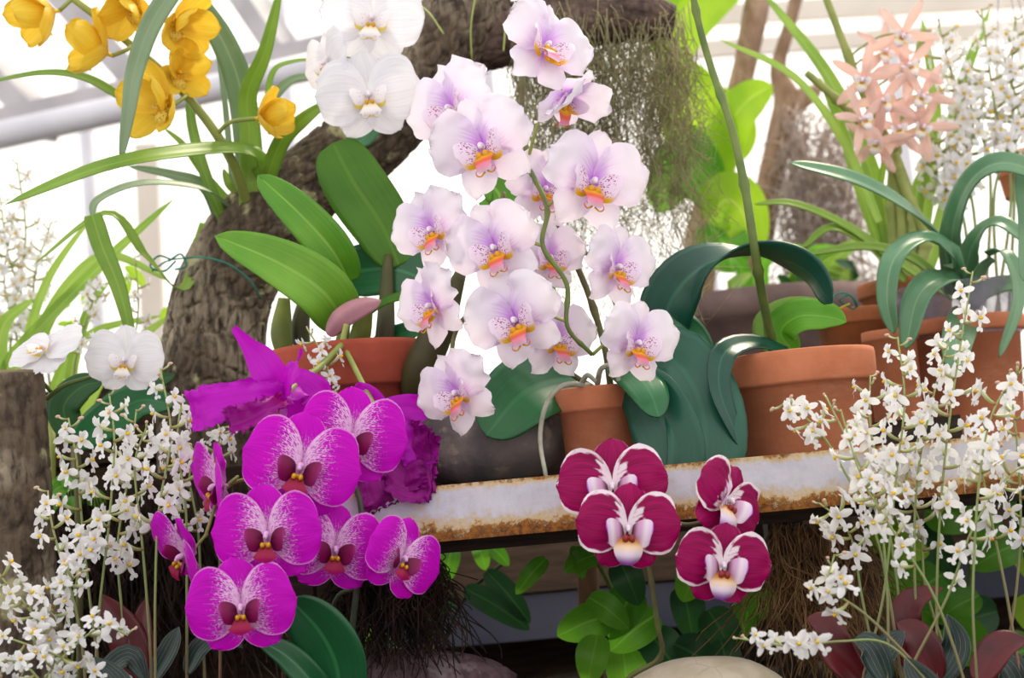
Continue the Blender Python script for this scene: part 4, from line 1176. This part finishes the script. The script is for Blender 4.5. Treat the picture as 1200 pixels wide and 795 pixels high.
ob = thing('flower_pot', Vector((P(1000, 364, .46).x, .46, bs_top)), 'weathered clay pot with a teal wire tie, behind the large pot', 'pot')
bench_pot(ob, 1000, 364, .46, 46, 'terracotta_old', 18)
MT['teal'] = plain('teal_wire', '#1f8f7c', '#167464', 60, 0.5)
MT['yellow_tie'] = plain('yellow_tie', '#d8c030', '#c8a820', 60, 0.5)
tie = put('wire_tie', tube([(P(975, 358, .36), .0011), (P(978, 346, .36), .0011), (P(992, 344, .36), .0011), (P(1003, 354, .36), .0011), (P(1000, 362, .37), .0011), (P(984, 352, .36), .0011), (P(996, 346, .36), .0011), (P(1005, 360, .37), .0011)], 6, 40), MT['teal'], ob)
put('ribbon', tube([(P(971, 374, .36), .0012), (P(980, 364, .36), .0012), (P(996, 356, .36), .0012)], 6, 10), MT['yellow_tie'], ob)
p2 = thing('flower_pot', Vector((P(1042, 388, .362).x, .362, bs_top)), 'small clay pot half hidden behind the white flower spikes, beside the plastic-wrapped pot', 'pot')
bench_pot(p2, 1042, 388, .362, 33, 'terracotta', 12)
# hanging pot at the edge
hz = P(1205, 180, .7)
hp = thing('hanging_pot', Vector((hz.x, .7, hz.z - S(52, .7))), 'orange terracotta pot hanging among the white flower sprays', 'pot')
pot(hp, hz.x, .7, hz.z - S(52, .7), hz.z, S(44, .7), S(16, .7), 0.72, 'terracotta')
for i in range(3):
    a = i * 2.1 + 0.4
    put('hanger_wire', tube([(Vector((hz.x + math.cos(a) * S(43, .7), .7 + math.sin(a) * S(43, .7), hz.z)), .0012), (Vector((hz.x, .7, hz.z + .32)), .0012)], 5), MT['frame_grey'], hp)

# ------------------------------------------------------------------ salmon star orchid with canes
so = thing('star_orchid', Vector((P(1060, 300, .62).x, .62, bs_top)), 'salmon pink star-flowered orchid with upright green canes and strap leaves', 'potted orchid')
pot(so, P(1060, 330, .60).x, .60, bs_top, P(1060, 330, .60).z, S(56, .60), S(18, .56), 0.8, 'terracotta_old')
K_SAL = phal_kind('salmon', MT['salmon'], MT['salmon'], MT['white_lip'], MT['white_side'], MT['col_white'], 'crimson',
                  dict(L=1.0, Wd=0.13, a=0.5, b=0.5, cup=0.05, bow=0.05, ruf=0.08, curl=0.1),
                  dict(L=1.05, Wd=0.14, a=0.5, b=0.5, cup=0.05, bow=0.05, ruf=0.08, curl=0.1), 3)
K_SAL['lipk'] = 0.75
Cz = []
for pts in ([(1062, 330, .56), (1072, 265, .56), (1052, 190, .56), (1012, 110, .55), (965, -10, .55)], [(1058, 330, .57), (1056, 240, .57), (1035, 175, .56), (1000, 135, .55), (945, 85, .55)], [(1052, 330, .58), (1045, 230, .58), (1055, 150, .58), (1083, 35, .58)], [(1070, 330, .55), (1085, 280, .55), (1060, 220, .55), (1048, 180, .55)]):
    c_ = stem(so, pts, 15, 'stem_pale', n=40, r2=9, nodes=11, name='cane'); Cz += c_
for i, (a, b) in enumerate(((1035, 62), (1066, 78), (1012, 92), (1080, 112), (1034, 118), (1052, 150), (1010, 140), (1082, 148), (1028, 165), (1058, 40))):
    bloom(so, K_SAL, a, b, .50 + R.uniform(-.03, .03), 44, R.uniform(-35, 35), R.uniform(-30, 10), R.uniform(-30, 30), i, Cz, fwd=6, pet=(20, 160), dorsal=90, lat=(236, 304), pr=3)
for pts, w in (([(1050, 330, .6), (1020, 200, .6), (970, 90, .6), (893, -10, .6)], 24), ([(1045, 330, .6), (1010, 230, .6), (985, 150, .6), (960, 90, .6)], 18), ([(1030, 260, .52), (990, 170, .5), (930, 90, .5), (843, 46, .5)], 13), ([(1070, 330, .62), (1085, 230, .62), (1095, 130, .62), (1080, 20, .62)], 22), ([(1080, 330, .62), (1110, 230, .63), (1120, 120, .64), (1160, 10, .64)], 22),
               ([(1055, 330, .61), (1040, 260, .62), (1000, 200, .62)], 16), ([(1078, 330, .6), (1070, 250, .6), (1090, 180, .6)], 26), ([(1048, 330, .6), (1030, 240, .59), (1035, 180, .59), (1010, 150, .6)], 10), ([(1060, 330, .62), (1058, 270, .62), (1048, 230, .62)], 8)):
    leaf(so, pts, w, 'leaf_strap', n=(0.4, 0.2, 1), fold=0.2, a=0.12, b=0.4, nu=24, nv=6, th=0.0)

# ------------------------------------------------------------------ background trees, foliage, moss
bt = thing('slender_tree', Vector((P(840, 300, 1.3).x, 1.3, GROUND)), 'slender pale-barked tree with a crook and big heart-shaped lime leaves behind the shelf', 'tree')
def tube_px(pts, Y, n=50, sides=20):
    return tube([(P(a, b, Y), S(w, Y) / 2) for a, b, w in pts], sides, n, disp=lambda L_, an, r, p: 0.10 * mnoise.noise(p * 7) + 0.04 * mnoise.noise(p * 30))
put('trunk', tube_px([(800, 640, 40), (818, 330, 40), (826, 262, 38), (836, 215, 30), (852, 150, 27), (872, 80, 28), (888, 0, 30), (900, -60, 30)], 1.3), MT['bark_pale'], bt)
for (pts, w, m) in (([(840, 215, 1.25), (820, 150, 1.2), (800, 110, 1.15), (770, 70, 1.1)], 90, 'leaf_far'), ([(850, 190, 1.25), (860, 140, 1.2), (880, 115, 1.2), (905, 100, 1.2)], 50, 'leaf_far'), ([(845, 200, 1.28), (830, 150, 1.28), (815, 100, 1.27)], 110, 'leaf_far'),
                    ([(830, 260, 1.25), (850, 235, 1.2), (870, 250, 1.2), (888, 300, 1.2)], 70, 'leaf_far'), ([(825, 230, 1.3), (800, 200, 1.3), (785, 210, 1.3), (770, 250, 1.3)], 70, 'leaf_lush'), ([(835, 240, 1.25), (820, 200, 1.22), (800, 170, 1.2), (780, 165, 1.2)], 60, 'leaf_lush'),
                    ([(900, -60, 1.3), (850, -40, 1.3), (800, 20, 1.28), (785, 85, 1.27)], 95, 'leaf_far'), ([(890, -40, 1.3), (830, -60, 1.3), (775, -20, 1.28), (768, 60, 1.27)], 70, 'leaf_far'), ([(830, 262, 1.25), (850, 290, 1.2), (860, 320, 1.2)], 60, 'leaf_lush')):
    leaf(bt, pts, w, m, n=(R.uniform(-.3, .3), 0.2, 1), fold=0.15, a=0.4, b=0.5, th=0.0)
b2 = thing('slender_tree', Vector((P(870, 420, 1.5).x, 1.5, GROUND)), 'slender straight pale tree with a knotted fork behind the tall bare stem', 'tree')
put('trunk', tube_px([(838, 640, 40), (862, 400, 38), (880, 320, 34), (898, 240, 32), (915, 150, 30), (922, 118, 34), (912, 80, 20), (925, 30, 16), (940, -30, 16)], 1.5), MT['bark_pale'], b2)
put('branch', tube_px([(916, 130, 30), (935, 118, 28), (952, 108, 22), (958, 100, 10)], 1.5, 16, 14), MT['bark_pale'], b2)

MT['moss'] = plain('spanish_moss', '#c8c098', '#9c9570', 30, 0.9, 0.4)
MT['moss_grey'] = plain('grey_moss', '#e6d8d0', '#cfc0b8', 30, 0.9, 0.5)
def moss(name, n, rx, ry, Y, dy, ln, mat, label, r=0.0006, seg=14, wob=0.02, seed=3):
    rr = random.Random(seed)
    g = G()
    for i in range(n):
        px = rr.uniform(*rx); py = rr.uniform(*ry)
        p = P(px, py, Y + rr.uniform(-dy, dy))
        l = rr.uniform(*ln)
        pts = []
        o = Vector((rr.uniform(0, 50), rr.uniform(0, 50), rr.uniform(0, 50)))
        for k in range(seg):
            t = k / (seg - 1)
            q = p + Vector((0, 0, -l * t))
            e = o + q * 26
            q = q + Vector((mnoise.noise(e), mnoise.noise(e + Vector((9, 3, 1))), mnoise.noise(e + Vector((1, 7, 5))))) * wob * (0.3 + 1.2 * t)
            pts.append((q, r * (1.2 - 0.7 * t)))
        g.add(tube(pts, 3, caps=False))
    return tag(put(name, g, mat), label, 'moss', kind='stuff')
moss('hanging_moss', 640, (598, 805), (5, 75), TY + 0.02, 0.07, (0.05, 0.36), MT['moss'], 'tangled pale Spanish moss hanging from the branch beside the lilac flowers', r=0.0006, wob=0.06)
moss('hanging_moss', 240, (915, 1000), (120, 260), 1.45, 0.08, (0.05, 0.36), MT['moss_grey'], 'greyish pink moss curtain hanging beyond the tall bare stem', r=0.0016, wob=0.09, seed=5)

bg = thing('background_pot', Vector((P(890, 395, 1.1).x, 1.1, GROUND)), 'blurred mauve-brown stone urn beyond the large terracotta pot', 'urn')
MT['mauve'] = plain('mauve_stone', '#8c7472', '#6f5c5a', 14, 0.9, 0, 0.4, 60)
zt = P(900, 350, 1.1).z
put('body', G().add(lathe([(0.001, 0), (.10, 0), (.15, .12), (.16, zt - GROUND - .05), (.185, zt - GROUND - .04), (.185, zt - GROUND), (.15, zt - GROUND), (.14, zt - GROUND - .03), (0.001, zt - GROUND - .03)], 40), 0, Matrix.Translation((P(890, 395, 1.1).x, 1.1, GROUND))), MT['mauve'], bg)
for i in range(16):
    x = R.uniform(830, 1010); y = R.uniform(300, 352); an = R.uniform(-1.3, 1.3); l = R.uniform(30, 60)
    leaf(bg, [(x * .6 + 890 * .4, 356, 1.1), (x, y, 1.05), (x + l * math.sin(an), y - l * .5 * math.cos(an), 1.0)], R.uniform(14, 26), R.choice(['leaf_deep', 'leaf_lush', 'leaf_strap']), n=(R.uniform(-.4, .4), .4, 1), nu=8, nv=4, th=0.0)

# ------------------------------------------------------------------ teal wire around the trunk
tw = tag(put('wire_tie', tube([(P(a, b, y), .0011) for a, b, y in ((178, 318, .36), (196, 306, .35), (215, 303, .345), (240, 302, .335), (268, 310, .33), (292, 328, .335), (306, 350, .36))], 6, 40), MT['teal']), 'teal wire tied round the thick trunk', 'wire')
for pts in ([(200, 304, .35), (186, 300, .34), (176, 312, .34), (192, 318, .34), (206, 306, .34)], [(198, 306, .35), (212, 298, .34), (218, 312, .34), (205, 316, .34)]):
    put('knot', tube([(P(*p), .0012) for p in pts], 6, 20), MT['teal'], tw)

# ------------------------------------------------------------------ plants and roots under the shelf
def heart(root, x, y, Y, l, w, an, mat, tilt=(0, .3, 1)):
    dx, dy = math.sin(an), math.cos(an)
    leaf(root, [(x, y, Y), (x + dx * l * .5, y + dy * l * .5 - 3, Y - .01), (x + dx * l, y + dy * l, Y)], w, mat, n=tilt, fold=0.18, a=0.42, b=0.6, nu=12, nv=6, th=0.0)
pv = thing('pothos_vine', Vector((P(760, 800, .3).x, .3, GROUND)), 'leafy bright green vine growing under the shelf behind the crimson orchid', 'plant')
Cv = stem(pv, [(760, 880, .35), (745, 780, .33), (720, 700, .3), (700, 660, .28), (690, 645, .27)], 5, 'stem_green', n=20)
stem(pv, [(760, 880, .35), (800, 780, .33), (850, 720, .3), (890, 690, .28)], 5, 'stem_green', n=20)
for (x, y, l, w, an, m) in ((640, 655, 55, 22, -.7, 'leaf_lush'), (700, 650, 44, 28, -1.1, 'leaf_lush'), (725, 655, 60, 40, .4, 'leaf_deep'), (690, 700, 60, 34, .9, 'leaf_lush'), (745, 690, 66, 48, -.5, 'leaf_lush'), (720, 720, 72, 46, -1.2, 'leaf_lush'), (770, 720, 70, 46, -.9, 'leaf_lush'), (760, 740, 70, 50, .6, 'leaf_deep'), (800, 690, 60, 44, .2, 'leaf_deep'), (830, 715, 66, 46, .5, 'leaf_deep'), (870, 690, 52, 40, .9, 'leaf_lush'), (790, 755, 60, 46, 1.0, 'leaf_deep'), (880, 700, 50, 40, -.2, 'leaf_lush'), (675, 640, 40, 22, .2, 'leaf_lush'), (700, 745, 60, 40, -.2, 'leaf_lush'), (845, 750, 60, 40, .2, 'leaf_deep'), (730, 760, 60, 50, .1, 'leaf_lush'), (820, 660, 50, 40, -.4, 'leaf_lush'), (900, 640, 50, 34, .4, 'leaf_deep')):
    heart(pv, x, y, .24 + R.uniform(-.04, .04), l, w, an, m, (R.uniform(-.4, .4), R.uniform(0, .5), 1))
sf = thing('leafy_sprig', Vector((P(540, 800, .5).x, .5, GROUND)), 'dark glossy-leaved sprig in the gap above the fallen log', 'plant')
stem(sf, [(500, 850, .5), (520, 760, .5), (545, 700, .48), (590, 660, .45)], 4, 'stem_dark', n=16)
for (x, y, l, w, an, m) in ((545, 690, 90, 30, 1.0, 'leaf_deep'), (570, 670, 80, 28, .7, 'leaf_deep'), (530, 640, 46, 26, -.2, 'leaf_lush'), (560, 640, 30, 20, .3, 'leaf_lush'), (535, 700, 60, 22, -.9, 'leaf_deep'), (572, 640, 34, 18, .8, 'leaf_lush'), (430, 730, 34, 12, 0, 'leaf_lush'), (455, 740, 40, 8, .4, 'leaf_lush')):
    heart(sf, x, y, .42, l, w, an, m)
for px, w, c0, lab in ((690, 26, '#7a5a44', 'thin brown wooden stake behind the leafy vine'), (497, 18, '#8a6a52', 'thin brown wooden stake rising behind the fallen log')):
    m_ = plain('stake_wood', c0, '#5f4634', 20, 0.9, 0, 0.4, 60, 0.2, (6, 6, 1))
    p = P(px, 700, .45)
    tag(put('stake', tube([(Vector((p.x - .004, .45, GROUND - .02)), S(w, .45) / 2), (Vector((p.x, .45, p.z)), S(w, .45) / 2.1), (Vector((p.x + .004, .45, P(px, 640, .45).z)), S(w, .45) / 2.3)], 12, 16), m_, base=True), lab, 'stake')

MT['fibre'] = plain('fibre_brown', '#a88258', '#6e5238', 30, 0.9, 0.1)
MT['fibre_dark'] = plain('fibre_dark', '#2c201c', '#46342a', 30, 0.9)
def fibres(name, n, rx, ry, Y, dy, ln, mat, label, r, wob, seed):
    rr = random.Random(seed); g = G()
    for i in range(n):
        p = P(rr.uniform(*rx), rr.uniform(*ry), Y + rr.uniform(-dy, dy))
        l = rr.uniform(*ln); o = rr.uniform(0, 90); lean = rr.gauss(0, 0.28)
        pts = []
        for k in range(12):
            t = k / 11
            q = p + Vector((lean * l * t + wob * mnoise.noise(Vector((o, t * 1.6, 1))) * t, wob * mnoise.noise(Vector((o, 4, t * 1.6))) * t, -l * t))
            q.z = max(q.z, GROUND)
            pts.append((q, r))
        g.add(tube(pts, 3, caps=False))
    return tag(put(name, g, mat), label, 'roots', kind='stuff')
fibres('root_mat', 700, (905, 1010), (612, 640), .12, .06, (.03, .15), MT['fibre'], 'mat of dry brown root fibres hanging below the shelf by the right spikes', .0006, .05, 4)
fibres('root_mat', 700, (400, 512), (640, 668), .12, .06, (.02, .12), MT['fibre_dark'], 'dark fibrous root mass hanging below the shelf behind the magenta flowers', .0007, .05, 8)
fibres('root_mat', 500, (60, 300), (560, 640), .30, .012, (.05, .20), MT['fibre_dark'], 'brown root fibres on the planks behind the left flower spikes', .0009, .05, 9)

# ------------------------------------------------------------------ bright foliage low at the back right and left
fo = thing('leafy_shrub', Vector((P(1130, 800, .5).x, .5, GROUND)), 'bright green leafy shrub behind the right-hand jewel orchids', 'plant')
stem(fo, [(1130, 860, .5), (1130, 760, .5), (1140, 640, .5), (1150, 600, .5)], 6, 'stem_green', n=16)
for i in range(30):
    x = R.uniform(985, 1215); y = R.uniform(590, 760)
    heart(fo, x, y, R.uniform(.36, .5), R.uniform(50, 85), R.uniform(36, 56), R.uniform(-1.4, 1.4), R.choice(['leaf_lush', 'leaf_lush', 'leaf_far', 'leaf_deep']), (R.uniform(-.4, .4), R.uniform(0, .6), 1))
fl_ = thing('leafy_shrub', Vector((P(88, 700, .3).x, .3, GROUND)), 'small bright green shrub showing through a gap behind the left flower spikes', 'plant')
stem(fl_, [(88, pyz(88, .3, GROUND), .3), (85, 700, .3), (85, 575, .3)], 5, 'stem_green', n=12)
for i in range(9):
    heart(fl_, R.uniform(66, 100), R.uniform(560, 585), R.uniform(.28, .31), R.uniform(20, 34), R.uniform(14, 22), R.uniform(-1.4, 1.4), 'leaf_lush', (R.uniform(-.4, .4), .3, 1))

# ------------------------------------------------------------------ jewel orchid spikes
GL = 'jewel orchid spikes on the left'
GR = 'jewel orchid spikes on the right'
lL = 'white jewel orchid spike in the crowd between the bark post and the side-facing magenta flowers'
lR = 'white jewel orchid spike in the crowd before the plastic-wrapped pot and the rusty rail'
V, Mr = 'jewel_leaf', 'jewel_maroon'
LAB_L = ['white jewel orchid spike with a veined leaf, below the front-facing white moth flower', 'white jewel orchid spike rising from between two big maroon leaves', None, 'tall white jewel orchid spike whose tip reaches beside the front-facing white moth flower', 'white jewel orchid spike right in front of the thick trunk, below the frilled magenta petal', 'short white jewel orchid spike tipped with pinkish buds, standing beside the bark post', None, None, 'white jewel orchid spike leaning out across the foot of the bark post', 'white jewel orchid spike lying nearly flat and low along the soil', None, 'white jewel orchid spike between the bark post and the leaves of the two-flowered white orchid', 'slender white jewel orchid spike half hidden behind the side-facing magenta flowers', None]
LAB_R = ['white jewel orchid spike in front of the small half-hidden clay pot', 'white jewel orchid spike with a long bare stem slanting past the rail', None, 'tallest white jewel orchid spike, its tip among the blue-green strap leaves', None, 'white jewel orchid spike arching low and sideways over to the cream boulder', 'short white jewel orchid spike in front of the dry brown root fibres', 'white jewel orchid spike whose tip crosses the wall of the large pot above the rail', None, None, 'white jewel orchid spike just below the rusty rail beside the root fibres', None, None, None]
LEFT = [  # points, Y, n, start, leaves
    ([(112, 800), (116, 720), (128, 610), (134, 520), (128, 462)], -.02, 20, .38, [([(112, 800), (150, 770), (172, 800)], 31, V)]),
    ([(148, 800), (143, 720), (138, 640), (150, 560), (160, 480)], .03, 20, .4, [([(165, 810), (150, 750), (118, 696)], 46, Mr), ([(172, 810), (166, 750), (172, 700)], 34, Mr)]),
    ([(178, 800), (172, 700), (165, 620), (158, 545), (172, 500)], .00, 16, .42, [([(178, 800), (200, 760), (210, 735)], 28, V)]),
    ([(182, 800), (182, 700), (186, 600), (200, 510), (188, 432)], -.05, 20, .42, []),
    ([(219, 800), (219, 700), (218, 600), (208, 520), (214, 462)], .02, 18, .4, [([(219, 790), (235, 760), (262, 745), (285, 760)], 28, V)]),
    ([(100, 800), (90, 720), (70, 650), (60, 610), (56, 575)], -.04, 12, .35, []),
    ([(60, 830), (80, 720), (100, 650), (105, 640), (120, 630)], -.03, 12, .4, []),
    ([(10, 840), (40, 760), (60, 720), (75, 690), (95, 670)], -.08, 16, .3, []),
    ([(80, 830), (60, 760), (35, 715), (12, 690), (-10, 660)], -.09, 16, .25, []),
    ([(150, 830), (110, 790), (70, 770), (30, 755), (-15, 740)], -.12, 18, .05, [([(150, 830), (140, 800), (110, 770)], 28, V)]),
    ([(20, 860), (50, 800), (85, 760), (120, 735), (150, 745)], -.13, 16, .2, []),
    ([(120, 820), (105, 700), (95, 600), (90, 540), (80, 490)], .06, 18, .42, []),
    ([(240, 800), (236, 700), (232, 620), (222, 560), (232, 530)], .05, 12, .5, []),
    ([(60, 830), (40, 790), (15, 775), (-10, 780)], -.14, 10, .2, []),
]
for i, (pts, Y, n, s0, lv) in enumerate(LEFT):
    p0 = pts[0]
    base = P(p0[0], p0[1], Y); base.z = GROUND
    jewel(pts, Y, round(n * .72), LAB_L[i] or lL, GL, GROUND, r=20.5, start=s0, leaves=lv)
RIGHT = [
    ([(1010, 800), (1035, 700), (1050, 560), (1060, 470), (1052, 395)], -.10, 22, .42, [([(1010, 800), (985, 770), (965, 735), (945, 725)], 43, Mr), ([(1010, 800), (1040, 760), (1060, 740)], 33, V)]),
    ([(1130, 800), (1095, 700), (1045, 620), (1010, 560), (985, 480)], -.16, 16, .36, []),
    ([(1145, 800), (1140, 700), (1148, 560), (1165, 480), (1200, 430)], -.14, 18, .34, [([(1145, 800), (1170, 760), (1205, 750)], 40, Mr)]),
    ([(1098, 800), (1098, 680), (1105, 560), (1120, 440), (1140, 318)], -.08, 26, .42, [([(1098, 800), (1075, 750), (1050, 730)], 43, Mr), ([(1100, 800), (1120, 760), (1110, 720)], 36, V)]),
    ([(1080, 800), (1072, 680), (1075, 560), (1095, 460), (1115, 390)], -.04, 24, .42, [([(1080, 800), (1060, 740), (1070, 705), (1105, 690)], 40, Mr)]),
    ([(1110, 830), (1045, 758), (985, 752), (930, 758), (862, 748)], -.20, 12, .62, [([(1110, 830), (1080, 800), (1060, 770)], 36, V)]),
    ([(1130, 840), (1030, 735), (985, 700), (968, 690), (978, 650)], -.18, 14, .42, []),
    ([(1040, 800), (1040, 700), (1030, 600), (1005, 540), (968, 465)], -.12, 18, .42, [([(1040, 800), (1020, 760), (1000, 750)], 36, V)]),
    ([(1200, 820), (1180, 700), (1160, 600), (1150, 540), (1165, 520)], -.06, 16, .4, [([(1200, 820), (1180, 780), (1150, 770)], 40, V)]),
    ([(1060, 800), (1110, 700), (1140, 620), (1180, 560), (1215, 540)], -.12, 14, .3, []),
    ([(1030, 800), (1010, 700), (1000, 640), (985, 610), (960, 590)], -.07, 14, .42, []),
    ([(1170, 820), (1190, 700), (1196, 600), (1190, 500), (1180, 440)], -.02, 20, .4, []),
    ([(1060, 800), (1052, 690), (1035, 580), (1020, 500), (1020, 440)], -.02, 20, .45, [([(1060, 800), (1090, 780), (1120, 800)], 43, V)]),
    ([(1120, 800), (1085, 690), (1080, 620), (1062, 560), (1090, 480)], .0, 20, .4, []),
    ([(990, 560, .0), (975, 540, -.02), (950, 500, -.04), (925, 478, -.05), (912, 470, -.05)], -.04, 8, .3, []),
]
for i, (pts, Y, n, s0, lv) in enumerate(RIGHT[:-1]):
    jewel(pts, Y, round(n * .72), LAB_R[i] or lR, GR, GROUND, r=21.5, start=s0, leaves=lv)
pts, Y, n, s0, lv = RIGHT[-1]
jewel([(1060, 820, -.06), (1030, 640, -.06), (985, 545, -.06), (955, 500, -.06), (918, 472, -.06)], -.06, 9, 'small white jewel orchid spike hanging its few flowers across the middle of the large pot', GR, GROUND, r=21.5, start=.66)
# small spike beside the cattleya pot
jewel([(352, 640, .06), (372, 520, .06), (374, 470, .07), (384, 430, .08), (360, 385, .08)], .07, 12, 'small white flower spike standing in front of the brick-red pot', None, GROUND, r=16, start=.55)
jewel([(258, 640, .1), (258, 560, .1), (256, 520, .1), (262, 500, .1)], .1, 10, 'short white flower spike tucked under the frilled magenta cattleya petal', GL, GROUND, r=17, start=.35)
# pale sprays at the back
lT = 'pale white flower spray standing behind the strap-leaved orchid'
for i, pts in enumerate(([(1150, 420), (1160, 200), (1120, 100), (1100, 30)], [(1160, 420), (1185, 230), (1165, 120), (1150, 10)], [(1150, 420), (1140, 240), (1115, 200), (1120, 130)], [(1180, 420), (1190, 200), (1185, 100), (1190, 20)], [(1140, 420), (1130, 260), (1100, 210), (1095, 150)], [(1175, 420), (1165, 230), (1195, 150), (1175, 60)], [(1150, 420), (1120, 250), (1140, 160), (1130, 80)])):
    jewel(pts, .58, 19, lT, 'white sprays at the back right', bs_top, r=20, start=.42, name='spray_orchid', width=5)
lB = 'pale blurred white flower spray behind the two-flowered white orchid'
for pts in ([(10, 480), (15, 380), (30, 280), (20, 190)], [(40, 480), (35, 380), (10, 300), (0, 230)], [(60, 480), (45, 400), (40, 330), (60, 260)], [(20, 480), (20, 400), (5, 330), (15, 260)]):
    jewel(pts, .6, 18, lB, 'white sprays at the back left', GROUND, r=15, start=.3, name='spray_orchid', width=4)
for pts in ([(150, 480), (155, 420), (162, 360), (158, 300)], [(85, 480), (95, 400), (110, 350), (118, 330)]):
    jewel(pts, .45, 12, 'thin spike of tiny white flowers behind the front-facing white orchid flower', 'thin spikes by the trunk', GROUND, r=14, start=.2, name='spray_orchid', width=3)
